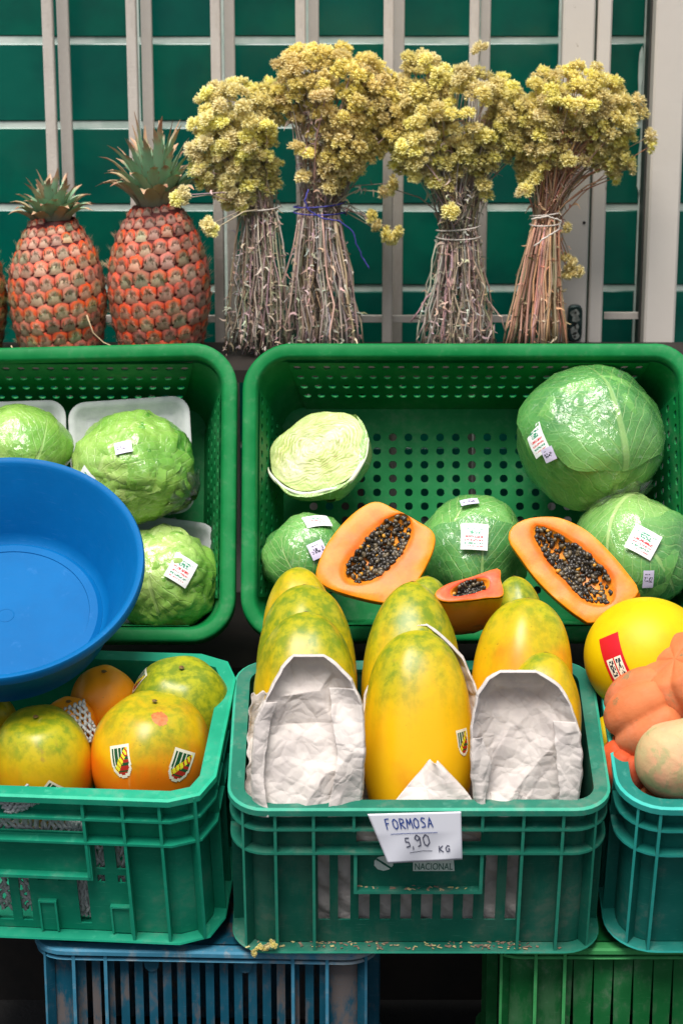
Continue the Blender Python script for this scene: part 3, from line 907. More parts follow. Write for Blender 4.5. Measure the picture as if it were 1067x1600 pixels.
def seed_mesh(mat, k):
    mb = MB()
    mb.grid(lambda u, v: (.0036 * sin(pi * v) * cos(2 * pi * u), .0036 * sin(pi * v) * sin(2 * pi * u), -.0050 * cos(pi * v) * (1 + .1 * k)), 8, 6, wrapu=True)
    return mb.mesh('seed', [mat], True)
SEEDS = [seed_mesh(M['seed'], 0), seed_mesh(M['seed'], 1), seed_mesh(M['seed_grey'], 0), seed_mesh(M['seed_pale'], -1)]
def smooth_loop(pts, n):
    """Catmull-Rom through a closed outline, resampled to n points"""
    out = []; m = len(pts)
    for i in range(m):
        p0_, p1_, p2_, p3_ = (Vector(pts[(i + k) % m]) for k in (-1, 0, 1, 2))
        for k in range(12):
            t = k / 12
            out.append(.5 * ((2 * p1_) + (p2_ - p0_) * t + (2 * p0_ - 5 * p1_ + 4 * p2_ - p3_) * t * t + (3 * p1_ - p0_ - 3 * p2_ + p3_) * t ** 3))
    ln = [0]
    for i in range(len(out)): ln.append(ln[-1] + (out[(i + 1) % len(out)] - out[i]).length)
    res = []; j = 0
    for k in range(n):
        d = ln[-1] * k / n
        while ln[j + 1] < d: j += 1
        f = (d - ln[j]) / max(1e-9, ln[j + 1] - ln[j])
        res.append(out[j].lerp(out[(j + 1) % len(out)], f))
    return res
def half_papaya(name, px, py, Y, nrm, outline, cav, label, flesh, depth=.05, nseeds=190, flat=None):
    P = at(px, py, Y); nrm = nrm.normalized()
    xa = Vector((1, 0, 0)); xa = (xa - nrm * xa.dot(nrm)).normalized(); ya = nrm.cross(xa)
    mw = frame(P, xa, ya, nrm); inv = mw.inverted()
    loc = lambda q: (inv @ on_plane(q[0], q[1], P, nrm))
    N_ = 72
    out = [Vector((q.x, q.y, 0)) for q in smooth_loop([loc(q) for q in outline], N_)]
    cv = [Vector((q.x, q.y, 0)) for q in smooth_loop([loc(q) for q in cav], N_)]
    # align the cavity loop with the outline loop by angle
    cc = sum(cv, Vector()) / N_; oc = sum(out, Vector()) / N_
    root = thing(name, mw, label, 'cut papaya', 'cut papayas')
    def ang(p, c): return atan2(p.y - c.y, p.x - c.x)
    def sample(loop, c, a):
        best = None
        for i in range(N_):
            p, q = loop[i] - c, loop[(i + 1) % N_] - c
            d = Vector((cos(a), sin(a), 0))
            den = (q.x - p.x) * d.y - (q.y - p.y) * d.x
            if abs(den) < 1e-12: continue
            t = (p.y * d.x - p.x * d.y) / den
            r = (p + (q - p) * t).dot(d)
            if -1e-6 <= t <= 1 + 1e-6 and r > 0 and (best is None or r > best): best = r
        return c + Vector((cos(a), sin(a), 0)) * (best or .01)
    A = [2 * pi * k / N_ for k in range(N_)]
    co_ = [sample(out, cc, a) for a in A]; ci_ = [sample(cv, cc, a) for a in A]
    ci_ = [cc + (p - cc) * (1 + .05 * nz((cos(a) * 2, sin(a) * 2, px), 1.5)) for p, a in zip(ci_, A)]
    def ringset(specs, mats, nm, smooth=True):
        mb = MB(); R_ = []
        for f in specs: R_.append([mb.vert(f(k)) for k in range(N_)])
        for a in range(len(R_) - 1):
            for k in range(N_): mb.face([R_[a][k], R_[a][(k + 1) % N_], R_[a + 1][(k + 1) % N_], R_[a + 1][k]])
        mb.face(R_[-1])
        return mb.build(nm, mats, root, smooth, sharp=50)
    zn = lambda p: Vector((0, 0, .0012 * nz((p.x, p.y, px), 40)))
    lerp = lambda k, f: co_[k].lerp(ci_[k], f)
    # flesh ring with a rind edge, then the hollow
    mb = MB(); R_ = []
    for f, dz in ((.0, -.002), (.018, .0), (.05, .0005), (.35, .0008), (.7, .0004), (.9, -.0006), (1., -.003)):
        gr = (1, 1.22 - .55 * f, 1) if f < .95 else (1, .9, 1)
        R_.append([mb.vert(lerp(k, f) + Vector((0, 0, dz)) + (zn(lerp(k, f)) if f > .04 else Vector()), tuple(min(1.3, x) for x in gr) + (1,)) for k in range(N_)])
    for a in range(len(R_) - 1):
        for k in range(N_): mb.face([R_[a][k], R_[a][(k + 1) % N_], R_[a + 1][(k + 1) % N_], R_[a + 1][k]], 1 if a < 2 else (2 if a > 4 else 0))
    mb.build('flesh', [M[flesh], M['edge'], M['pith']], root, True)
    ringset([lambda k: ci_[k] + Vector((0, 0, -.003)), lambda k: ci_[k].lerp(cc, .12) + Vector((0, 0, -.010)), lambda k: ci_[k].lerp(cc, .45) + Vector((0, 0, -.018)), lambda k: ci_[k].lerp(cc, .8) + Vector((0, 0, -.020))], [M['pith']], 'cavity')
    prof = [(1, -.002), (1.004, -.007), (.98, -.016), (.91, -.027), (.79, -.037), (.60, -.045), (.35, -.052), (.1, -.053)]
    ringset([(lambda k, f=f, z=z: oc + (co_[k] - oc) * f + Vector((0, 0, z * depth / .05))) for f, z in prof], [M['half_skin']], 'rind')
    if flat:      # the sliced-off end: a flat cut through flesh and rind
        q = [inv @ on_plane(x, y, P + nrm * dz, nrm) for x, y, dz in flat]
        mb = MB(); ce = sum(q, Vector()) / len(q) + Vector((0, 0, 0))
        n = len(q); c_ = mb.vert(ce); inn = [mb.vert(ce.lerp(v, .9)) for v in q]; ou = [mb.vert(v) for v in q]
        for k in range(n):
            mb.face([c_, inn[k], inn[(k + 1) % n]], 0); mb.face([inn[k], ou[k], ou[(k + 1) % n], inn[(k + 1) % n]], 1)
        mb.build('cut_end', [M[flesh], M['edge']], root, True)
    R = random.Random(int(px))
    mb = MB()            # the lower layer of seeds, past counting
    for k in range(int(nseeds * .9)):
        a = R.uniform(0, 2 * pi); f = sqrt(R.random()) * .99
        p = cc + (sample(cv, cc, a) - cc) * f; p.z = -.020 + .016 * f ** 4 + .0015
        rz = Matrix.Rotation(R.uniform(0, 3), 3, 'X') @ Matrix.Rotation(R.uniform(0, 3), 3, 'Z')
        for (i0_, i1_) in ((0, 0),):
            o0 = [mb.vert(p + rz @ Vector(q) * .0042) for q in ((1, 0, 0), (-1, 0, 0), (0, 1, 0), (0, -1, 0), (0, 0, 1.3), (0, 0, -1.3))]
            for t3 in ((0, 2, 4), (2, 1, 4), (1, 3, 4), (3, 0, 4), (2, 0, 5), (1, 2, 5), (3, 1, 5), (0, 3, 5)): mb.face([o0[i] for i in t3])
    sb = mb.build('seed_bed', M['seed'], root, True); sb['kind'] = 'stuff'
    for k in range(nseeds):
        a = R.uniform(0, 2 * pi); f = sqrt(R.random()) * .97
        p = cc + (sample(cv, cc, a) - cc) * f
        z = -.020 + .017 * f ** 4 + R.uniform(.001, .0075)
        o = link('seed', R.choices(SEEDS, (.36, .28, .3, .06))[0], root)
        o.location = (p.x, p.y, z); o.rotation_euler = (R.uniform(0, 3), R.uniform(0, 3), R.uniform(0, 3))
        s = R.uniform(.78, 1.1); o.scale = (s, s, s)
    return root, mw
half_papaya('papaya_half', 588, 866, .36, Vector((-.08, -.79, .61)),
            [(588, 783), (616, 795), (648, 812), (676, 830), (679, 850), (668, 880), (648, 915), (628, 941), (600, 942), (560, 934), (520, 922), (495, 905), (497, 880), (512, 848), (535, 818), (562, 794)],
            [(627, 803), (640, 812), (641, 835), (630, 860), (608, 885), (580, 905), (550, 911), (539, 900), (542, 880), (560, 858), (582, 832), (604, 812)],
            'cut papaya half leaning over the left cabbage, narrow seed cavity rising to the right', 'flesh', .06, 295)
half_papaya('papaya_half', 897, 890, .36, Vector((-.05, -.79, .61)),
            [(797, 826), (818, 812), (850, 807), (878, 810), (915, 828), (950, 860), (978, 893), (998, 925), (972, 945), (927, 973), (905, 965), (870, 938), (836, 904), (808, 866), (795, 846)],
            [(838, 822), (856, 826), (888, 842), (918, 864), (944, 890), (957, 915), (955, 940), (935, 944), (908, 932), (884, 908), (862, 882), (842, 852), (834, 834)],
            'largest cut papaya half on the right above the yellow melon, squared off lower end', 'flesh', .055, 298,
            flat=[(999, 926, -.001), (972, 946, -.001), (928, 974, -.001), (926, 982, -.006), (944, 998, -.03), (965, 991, -.038), (990, 968, -.036), (1001, 945, -.02)])
half_papaya('papaya_wedge', 735, 922, .235, Vector((.06, -.60, .80)),
            [(680, 925), (700, 912), (735, 902), (778, 888), (782, 905), (786, 930), (760, 934), (730, 938), (700, 940), (684, 936)],
            [(706, 922), (722, 910), (746, 904), (762, 906), (760, 917), (744, 924), (722, 930), (708, 930)],
            'small reddish papaya wedge wrapped in film between the two halves', 'flesh_red', .115, 90)

# ------------------------------------------------------------------ cabbages and lettuces
def leaf_mat(name, light, mid, deep, vein, vstr=1.0, crink=.35, gloss=.5, coat=1.0):
    t = NT(name); uv = t.co('UV'); c = t.co()
    s = t.sep(uv); u = t.m('SUBTRACT', t.m('MULTIPLY', s[0], 2.), 1.0); v = s[1]
    wob = t.m('MULTIPLY', t.m('SUBTRACT', t.noise(c, 14, 3), .5), .14)
    uu = t.m('ABSOLUTE', t.m('ADD', u, t.m('MULTIPLY', wob, .35)))
    mid_w = t.m('MULTIPLY', t.m('SUBTRACT', 1.05, v), .055)
    midrib = t.ramp(t.m('DIVIDE', uu, mid_w), 1.0, .45)
    # side veins climb outwards from the midrib
    ph = t.m('MULTIPLY', t.m('ADD', t.m('SUBTRACT', v, t.m('MULTIPLY', t.m('POWER', uu, .8), .75)), wob), 8.5)
    fr = t.m('ABSOLUTE', t.m('SUBTRACT', t.m('FRACT', ph), .5))
    side = t.m('MULTIPLY', t.ramp(fr, .09, .02), t.ramp(uu, .95, .15))
    net = t.m('MULTIPLY', t.ramp(t.voro(c, 62, 'DISTANCE_TO_EDGE'), .09, .0), .22)
    vm = t.m('MAXIMUM', t.m('MAXIMUM', midrib, t.m('MULTIPLY', side, .75)), net)
    n = t.noise(c, 10, 5, .55)
    base = t.mix(t.ramp(n, .35, .68), mid, deep)
    base = t.mix(t.m('MULTIPLY', t.ramp(t.m('ADD', v, t.m('MULTIPLY', n, .4)), .75, .15), .75), base, light)
    t.col(t.mix(t.m('MULTIPLY', vm, .55 * vstr), base, vein)).rough(gloss)
    h = t.m('ADD', t.m('MULTIPLY', vm, .5), t.m('MULTIPLY', t.noise(c, 24, 4, .6, .6), crink * 2))
    t.bump(h, .5, .004)
    if coat:      # cling film drawn tight over the head: its own wrinkled gloss layer
        fl = t.m('ADD', t.noise(c, 13, 3, .5, 1.2), t.m('MULTIPLY', t.noise(t.map(c, (1, 1.7, .6)), 42, 3, .5, 2.2), .28))
        cb = t.n('ShaderNodeBump'); cb.inputs['Strength'].default_value = .75; cb.inputs['Distance'].default_value = .016
        hz = t.ramp(t.noise(t.map(c, (1, 1.5, .7)), 30, 4, .65, 2.6), .60, .74)
        t.col(t.mix(t.m('ADD', t.m('MULTIPLY', hz, .18), .01), t.b.inputs['Base Color'].links[0].from_socket, S(226, 234, 226)))
        t.put(cb.inputs['Height'], fl); t.put(t.b.inputs['Coat Normal'], cb.outputs[0])
        t.set(Coat_Weight=coat, Coat_Roughness=.05, Coat_IOR=1.5)
    t.set(Subsurface_Weight=.08, Subsurface_Radius=(.006, .01, .002), Specular_IOR_Level=.4)
    return t.mat
CAB = leaf_mat('cabbage_leaf', S(160, 198, 108), S(104, 166, 78), S(68, 136, 58), S(194, 216, 144))
CAB2 = leaf_mat('cabbage_leaf_dark', S(116, 172, 86), S(76, 144, 66), S(52, 118, 54), S(160, 194, 118))
PALE = leaf_mat('cabbage_leaf_pale', S(206, 218, 166), S(164, 196, 116), S(128, 172, 86), S(226, 230, 202), 1.2, .2)
LET = leaf_mat('lettuce_leaf', S(190, 212, 128), S(142, 186, 78), S(100, 160, 52), S(208, 224, 158), .5, .8, .35)
LET2 = leaf_mat('lettuce_leaf_green', S(150, 192, 84), S(94, 160, 48), S(58, 126, 32), S(186, 212, 128), .5, .9, .35)
def axes_to(d, pole):
    d = d.normalized(); a = (pole - d * pole.dot(d)).normalized()   # a points to the leaf base
    return d, -a, (-a).cross(d)
def leaf_shell(root, R, squash, d, pole, spread, width, off, mats, seed, crinkle, ruffle, name='leaf', tilt=0.0, curl=.07, zmax=None):
    """one wrapping leaf: a cap of the head, base towards the stem, wavy free edge"""
    d, up_, rt = axes_to(d, pole)
    mb = MB(); hs_ = HS[0]
    NR, NA = 22, 56
    ids = []
    def fn(r, a):
        edge = 1 + .09 * nz((cos(a) * 1.6, sin(a) * 1.6, seed), 1.0) + .03 * sin(a * 9 + seed)
        x = r * cos(a) * width * edge; y = r * sin(a) * spread * edge
        th = sqrt(x * x + y * y)
        q = d if th < 1e-6 else (d * cos(th) + (rt * (x / th) + up_ * (y / th)) * sin(th))
        lift = off + curl * max(0, r - .62) ** 1.6 * (1.1 if y > 0 else .45)
        p = q * (R * (1 + lift + .11 * nz(q, 1.4, hs_)))
        k = crinkle * (nz(q, 5.5, seed) + .6 * abs(nz(q, 9, seed + 3)) + .4 * abs(nz(q, 19, seed + 9)))
        k += ruffle * max(0, r - .6) * sin(a * 11 + 3 * nz(q, 4, seed))
        p = p + q * (k * R)
        if zmax is not None and p.z > zmax: p.z = zmax + .0015 * nz(q, 9, seed)
        return Vector((p.x, p.y, p.z * squash)), (.5 + .5 * r * cos(a), .5 + .5 * r * sin(a))
    for i in range(NR + 1):
        row = []
        for k in range(NA):
            p, uv = fn(i / NR, 2 * pi * k / NA)
            row.append(mb.vert(p, None, uv))
        ids.append(row)
    for i in range(NR):
        for k in range(NA):
            q = (k + 1) % NA
            mb.face([ids[i][k], ids[i][q], ids[i + 1][q], ids[i + 1][k]])
    return mb.build(name, mats, root, True)
HS = [0.0]
def core(root, R, squash, mats, seed, crinkle, name='heart'):
    mb = MB()
    def fn(u, v):
        q = Vector((sin(pi * v) * cos(2 * pi * u), sin(pi * v) * sin(2 * pi * u), -cos(pi * v)))
        k = 1 + .11 * nz(q, 1.4, HS[0]) + crinkle * (nz(q, 4, seed) + .5 * abs(nz(q, 9, seed)))
        return (q.x * R * k, q.y * R * k, q.z * R * squash * k)
    mb.grid(fn, 64, 40, wrapu=True)
    return mb.build(name, mats, root, True)
def film_shell(root, R, squash, seed, twist=None, mat='film', amt=.035, name='cling_film', ctr=Vector(), sx=1.0):
    mb = MB()
    def fn(u, v):
        q = Vector((sin(pi * v) * cos(2 * pi * u), sin(pi * v) * sin(2 * pi * u), -cos(pi * v)))
        k = 1 + amt * (nz(q, 3, seed) + .5 * abs(nz(q, 8, seed)) - .2)
        if twist is not None:
            g = max(0, q.dot(twist) - .80) / .20
            an = atan2(q.cross(twist).dot(Vector((.3, .2, .9))), q.dot(Vector((.3, .2, .9))))
            k += .10 * g ** 1.4 + .035 * g * sin(an * 17 + seed)
        return ctr + Vector((q.x * R * k * sx, q.y * R * k, q.z * R * squash * k))
    mb.grid(fn, 88, 60, wrapu=True)
    return mb.build(name, M[mat], root, True)
def film_gather(root, R, squash, tw, seed):
    """the bunched-up tail of the film, a small pleated fan standing off the head"""
    a = tw.cross(Vector((.2, -.5, .8))).normalized(); b = tw.cross(a)
    mb = MB()
    def fn(u, v):
        an = 2 * pi * u; r = R * (.50 - .34 * v) * (1 + .10 * sin(an * 11 + seed) + .2 * nz((cos(an) * 2, sin(an) * 2, v * 2), 1, seed))
        h = R * (.88 + .24 * v + .05 * nz((cos(an) * 3, sin(an) * 3, v), 1, seed + 4))
        p = tw * h + (a * cos(an) + b * sin(an)) * r
        return Vector((p.x, p.y, p.z * squash))
    mb.grid(fn, 90, 14, wrapu=True)
    mb.build('film_tail', M['film'], root, True)
def local_view(mw):
    return (mw.inverted().to_3x3() @ -FWD).normalized()
def head(name, px, py, Y, rpx, squash, label, cat, group, leaves, mats, seed, crinkle, ruffle, pole, film=True, roll=0, twist=None, sxz=(1, 1), curl=.12):
    P = at(px, py, Y); R = rpx / ppm(P)
    mw = Matrix.Translation(P) @ Matrix.Rotation(radians(roll), 4, 'Y')
    root = thing(name, mw, label, cat, group)
    HS[0] = seed * 1.7
    core(root, R * .93, squash, mats[0], seed, crinkle)
    bm_ = []
    for k, (d, sp, wd, off, mi) in enumerate(leaves):
        leaf_shell(root, R * .95, squash, Vector(d), Vector(pole), sp, wd, off, mats[mi], seed + k * 7.3, crinkle, ruffle, curl=curl)
    if twist: film_gather(root, R, squash, Vector(twist).normalized(), seed)
    return root, mw, R, squash
def label_on(root, mw, R, squash, items, k=1.045):
    """stickers on the film of a wrapped head"""
    mb = MB(); mb.grid(lambda u, v: (sin(pi * v) * cos(2 * pi * u) * R * k, sin(pi * v) * sin(2 * pi * u) * R * k, -cos(pi * v) * R * squash * k), 40, 30, wrapu=True)
    me = bpy.data.meshes.new('tmp'); me.from_pydata(mb.v, [], mb.f)
    b = bvh_of(me); bpy.data.meshes.remove(me)
    for i, (px, py, w, h, rot, kind) in enumerate(items):
        if kind == 'L': decal(root, b, mw, px, py, w, h, rot, LBL, pat_label(i + int(px)), 'label', n=34)
        else: decal(root, b, mw, px, py, w, h, rot, LBL2, pat_price(i + int(px)), 'price_sticker', n=16, lift=.0012)
gC = 'wrapped cabbages in the upper right crate'
V3 = Vector
r_ = head('cabbage', 921, 688, .62, 117, 1.0, 'biggest film wrapped cabbage, high up on the right above the others', 'cabbage', gC,
          [((.5, -.6, .9), 1.5, 1.35, .0, 1), ((-.75, -.75, .25), 1.35, 1.2, .012, 0), ((.25, -1, .1), 1.15, 1.25, .026, 0), ((.05, -.62, .85), 1.0, 1.3, .05, 1)], [CAB, CAB2], 31, .012, .03, (.35, -.4, -.9), roll=10, twist=(.55, -.55, -.75), curl=.17)
label_on(*r_, [(838, 688, 34, 48, 28, 'L'), (857, 710, 22, 22, 20, 'P')])
r_ = head('cabbage', 482, 870, .52, 74, .92, 'film wrapped cabbage at far left behind the left papaya half', 'cabbage', gC,
          [((-.5, -.7, .6), 1.4, 1.2, .0, 1), ((.3, -.9, .5), 1.2, 1.2, .02, 0), ((-.3, -1, -.1), 1.1, 1.2, .035, 0)], [CAB, CAB2], 37, .014, .03, (.2, -.5, -.9), roll=-8)
label_on(*r_, [(496, 813, 42, 28, 4, 'L'), (496, 859, 26, 26, 24, 'P')])
r_ = head('cabbage', 738, 862, .505, 90, .98, 'film wrapped cabbage between the two papaya halves', 'cabbage', gC,
          [((.4, -.6, .8), 1.5, 1.3, .0, 0), ((-.55, -.8, .5), 1.3, 1.2, .012, 0), ((.1, -1, .0), 1.0, 1.3, .04, 1)], [CAB, CAB2], 41, .012, .03, (.0, -.3, -1), roll=5)
label_on(*r_, [(741, 838, 42, 42, -3, 'L'), (733, 784, 28, 16, 14, 'P')])
r_ = head('cabbage', 986, 866, .505, 98, .98, 'film wrapped cabbage at the right edge behind the right papaya half', 'cabbage', gC,
          [((.5, -.6, .7), 1.5, 1.3, .0, 0), ((-.4, -.75, .6), 1.4, 1.2, .014, 0), ((.5, -1, -.2), 1.0, 1.2, .03, 1)], [CAB, CAB2], 47, .012, .03, (-.2, -.5, 1), roll=-12)
label_on(*r_, [(1005, 846, 46, 42, -30, 'L'), (1012, 905, 17, 29, 0, 'P')])

# halved cabbage with its layered cut face
P = at(497, 704, .62); Rh = 84 / ppm(P)
cn = Vector((-.26, -.72, .64)).normalized()
cxa = Vector((1, -.0, .38)); cxa = (cxa - cn * cxa.dot(cn)).normalized()
mwh = frame(P, cxa, cn.cross(cxa), cn)
HS[0] = 3.3
hc = thing('cabbage_half', mwh, 'pale halved cabbage showing its layered cut face, alone at upper left', 'cabbage')
t = NT('cut_cabbage_layers'); c = t.co(); s = t.sep(c)
x_, y_ = s[0], s[1]
rad = t.m('SQRT', t.m('ADD', t.m('MULTIPLY', x_, x_), t.m('MULTIPLY', t.m('MULTIPLY', y_, y_), 2.2)))
dn = t.noise(c, 18, 3, .5, .8)
wv = t.m('FRACT', t.m('ADD', t.m('MULTIPLY', rad, 120), t.m('MULTIPLY', dn, 8.5)))
ln = t.ramp(t.m('ABSOLUTE', t.m('SUBTRACT', wv, .5)), .12, .40)
br = t.ramp(t.noise(t.map(c, (1, 2.5, 1)), 40, 4, .6), .62, .74)
base = t.mix(t.ramp(t.noise(c, 16, 4), .35, .65), S(208, 210, 172), S(190, 196, 124))
base = t.mix(t.m('MULTIPLY', t.m('MULTIPLY', ln, t.ramp(t.noise(c, 22, 3), .35, .6)), .7), base, S(140, 168, 80))
base = t.mix(t.m('MULTIPLY', br, .8), base, S(130, 112, 56))
base = t.mix(t.ramp(rad, .070, .09), base, S(186, 206, 130))
t.col(base).rough(.4); t.bump(t.m('ADD', ln, t.m('MULTIPLY', dn, 1.5)), .3, .003)
M['cutcab'] = t.mat
mb = MB()
def cutf(u, v):
    a = 2 * pi * u; r = Rh * .95 * v
    b_ = 1.0 + .1 * nz((cos(a), sin(a), 2), 1.5)
    zz = .010 * (1 - v * v) + .003 * nz((cos(a) * v * 3, sin(a) * v * 3, 1), 2.2)
    return (cos(a) * r * b_, sin(a) * r * b_ * .82, zz)
mb.grid(cutf, 72, 40, wrapu=True); mb.build('cut_face', M['cutcab'], hc, True)
mb = MB()
def hb(u, v):
    a = 2 * pi * u; th = v * pi / 2
    b_ = 1.0 + .1 * nz((cos(a), sin(a), 2), 1.5)
    return (cos(a) * Rh * .95 * b_ * cos(th), sin(a) * Rh * .95 * .82 * b_ * cos(th), -Rh * .95 * sin(th))
mb.grid(hb, 56, 20, wrapu=True); mb.build('heart', PALE, hc, True)
for k, (d, sp, wd, off) in enumerate((((-.2, -.75, -.55), 1.15, 1.3, .02), ((.7, -.35, -.5), 1.1, 1.1, .04))):
    dd = Vector(d)
    lf = leaf_shell(hc, Rh * .95, 1.0, dd, Vector((.3, .1, -1)), sp, wd, off, PALE, 60 + k, .010, .02, curl=.03, zmax=.004)
mb = MB()   # pale lip of the outer leaf along the lower edge of the cut
pts = []
for k in range(40):
    a = radians(178 + 172 * k / 39); b_ = 1.0 + .1 * nz((cos(a), sin(a), 2), 1.5)
    pts.append((cos(a) * Rh * 1.0 * b_, sin(a) * Rh * .85 * b_, .002 + .003 * sin(k * .7)))
mb.tube(pts, [(.0034 + .001 * sin(k * .5)) * min(1, .15 + sin(pi * k / 39) * 2) for k in range(40)], 7); mb.build('leaf_lip', plain('cabbage_rib_white', S(224, 230, 204), .45), hc, True)

# wrapped lettuces on foam trays
gL = 'wrapped lettuces in the upper left crate'
def tray_on(root, mw, cpx, cpy, Y, w, h, rot):
    inv = mw.inverted(); P = at(cpx, cpy, Y); s = ppm(P)
    ax = Vector((1, 0, 0)); ay = VV; nn = NV
    r = radians(rot); a2 = ax * cos(r) + ay * sin(r); b2 = ay * cos(r) - ax * sin(r)
    Mt = inv @ frame(P, a2, b2, nn)
    W, H = w / s, h / s
    mb = MB()
    sweep(mb, W, H, .030, 6, [(-.030, -.012), (-.026, -.012), (-.012, .004), (-.003, .008), (0, .006), (-.001, .003), (-.014, -.002), (-.027, -.017), (-.03, -.017)], False)
    mb.face([mb.vert((x, y, -.012)) for x, y, _, _ in rr(W, H, .03, 6, -.0295)]); mb.face([mb.vert((x, y, -.017)) for x, y, _, _ in rr(W, H, .03, 6, -.0295)])
    o = mb.build('foam_tray', M['foam'], root, True, sharp=60)
    o.matrix_local = Mt @ Matrix.Translation((0, -H / 2, 0))
r_ = head('lettuce', 212, 730, .59, 97, .88, 'largest film wrapped lettuce on a foam tray beside the basin rim, fully visible', 'lettuce', gL,
          [((.9, -.3, .25), 1.35, 1.2, .01, 1), ((-.5, -.8, .3), 1.3, 1.2, .0, 0), ((.1, -.95, -.2), 1.2, 1.25, .02, 0), ((-.2, -.7, .75), 1.1, 1.2, .03, 0)], [LET, LET2], 71, .05, .08, (-.6, -.5, -.6), roll=-6, twist=(.8, -.3, -.55), curl=.05)
label_on(*r_, [(193, 699, 27, 20, 14, 'P'), (134, 750, 32, 34, -42, 'L')])
tray_on(r_[0], r_[1], 206, 716, .65, 190, 188, 4)
r_ = head('lettuce', 256, 905, .525, 86, .98, 'lower film wrapped lettuce half hidden behind the right side of the basin', 'lettuce', gL,
          [((-.4, -.8, .5), 1.3, 1.2, .0, 0), ((.6, -.8, .1), 1.2, 1.2, .015, 0), ((.0, -.9, -.4), 1.1, 1.2, .03, 0)], [LET, LET], 77, .05, .08, (-.3, -.5, .8), curl=.05)
label_on(*r_, [(284, 890, 40, 44, -32, 'L')])
tray_on(r_[0], r_[1], 250, 896, .575, 160, 176, -8)
r_ = head('lettuce', 30, 700, .575, 82, .86, 'film wrapped lettuce at the left edge partly hidden by the blue basin', 'lettuce', gL,
          [((-.2, -.8, .6), 1.4, 1.2, .0, 0), ((.5, -.8, .2), 1.2, 1.2, .02, 0)], [LET, LET2], 83, .02, .03, (-.3, -.5, -.8), curl=.04)
tray_on(r_[0], r_[1], 15, 716, .65, 180, 180, 2)

# ------------------------------------------------------------------ blue basin
bn = Vector((.0, -cos(radians(59)), sin(radians(59))))
P = at(-4, 882, .22); s = ppm(P)
Rb = 230 / s
bx_ = Vector((1, 0, 0)); mwb = frame(P, bx_, bn.cross(bx_), bn)
ba = thing('plastic_basin', mwb, 'big round blue plastic basin tilted towards the street on the left', 'basin')
def lathe(name, prof, mat, parent, n=96, sharp=40):
    mb = MB(); R_ = []
    for r, z in prof: R_.append([mb.vert((r * cos(2 * pi * k / n), r * sin(2 * pi * k / n), z)) for k in range(n)])
    for a in range(len(R_) - 1):
        for k in range(n): mb.face([R_[a][k], R_[a][(k + 1) % n], R_[a + 1][(k + 1) % n], R_[a + 1][k]])
    return mb, R_
q = Rb / .22
rin = Rb - .011
mb, R_ = lathe('', [(.148 * q, -.125), (.154 * q, -.121), (.160 * q, -.110), (rin - .004, -.006), (rin, -.001)], None, None); o = mb.build('inner_wall', M['basin'], ba, True, sharp=50)
mb, R_ = lathe('', [(rin, -.001), (rin + .003, .002), (Rb - .002, .002), (Rb, -.001), (Rb, -.013), (Rb - .003, -.013), (Rb - .004, -.003)], None, None); mb.build('rim', M['basin'], ba, True, sharp=50)
mb, R_ = lathe('', [(rin + .0045, -.003), (.165 * q, -.110), (.162 * q, -.128), (.150 * q, -.1285)], None, None); mb.face(R_[-1]); mb.build('outer_wall', M['basin'], ba, True, sharp=50)
mb, R_ = lathe('', [(.128 * q, -.1215), (.1285 * q, -.1200), (.141 * q, -.1200), (.1478 * q, -.1248)], None, None); mb.build('base_ring', M['basin'], ba, True, sharp=30)
mb, R_ = lathe('', [(.1279 * q, -.1215), (.1, -.1217), (.06, -.1218), (.02, -.1218)], None, None); mb.face(R_[-1]); mb.build('base', M['basin'], ba, True, sharp=30)
mb, R_ = lathe('', [(.012, -.1216), (.0128, -.1208), (.0136, -.1216)], None, None, 24); mb.build('mould_mark', M['basin'], ba, True)

# ------------------------------------------------------------------ melon, pumpkins, squash
t = NT('yellow_melon_skin'); c = t.co()
t.col(t.mix(t.ramp(t.noise(c, 14, 5), .35, .7), S(216, 186, 0), S(204, 168, 0))).rough(.5).set(Specular_IOR_Level=.3); t.bump(t.noise(c, 40, 4), .12, .002)
t.set(Subsurface_Weight=.08, Subsurface_Radius=(.01, .006, .002)); M['melon'] = t.mat
P = at(1011, 1027, .20); s = ppm(P); Rm = 94 / s
mb = MB(); mb.grid(lambda u, v: (Rm * sin(pi * v) * cos(2 * pi * u) * 1.06, Rm * sin(pi * v) * sin(2 * pi * u), -Rm * cos(pi * v)), 56, 36, wrapu=True)
me = mb.mesh('melon', [M['melon']], True); ml = link('melon', me); mwm = Matrix.Translation(P) @ Matrix.Rotation(radians(12), 4, 'Y'); ml.matrix_world = mwm
tag(ml, 'smooth bright yellow melon with a red paper band', 'melon')
M['red_band'] = plain('red_paper_band', S(196, 10, 28), .4)
bm_ = bvh_of(me)
BAND = [M['red_band'], M['st_cream'], M['ink_dark']]
Rr = random.Random(4)
def pat_band(u, v):
    if .30 < v < .62 and .14 < u < .86:
        uu, vv = (u - .14) / .72, (v - .30) / .32
        if .46 < uu < .54: return 0
        return 2 if (.14 < (uu * 2) % 1 < .86 and .12 < vv < .9 and Rr.random() < .5) else 1
    return 0
decal(ml, bm_, mwm, 962, 1040, 36, 96, 22, BAND, pat_band, 'paper_band', n=30)
P = at(958, 1172, .15); s = ppm(P)
mb = MB(); R2 = 48 / s; mb.grid(lambda u, v: (R2 * sin(pi * v) * cos(2 * pi * u), R2 * sin(pi * v) * sin(2 * pi * u), -R2 * 1.2 * cos(pi * v)), 40, 26, wrapu=True)
o = mb.build('melon', M['melon'], None, True); o.location = P; tag(o, 'second melon mostly hidden behind the pumpkins, only a yellow sliver showing', 'melon')

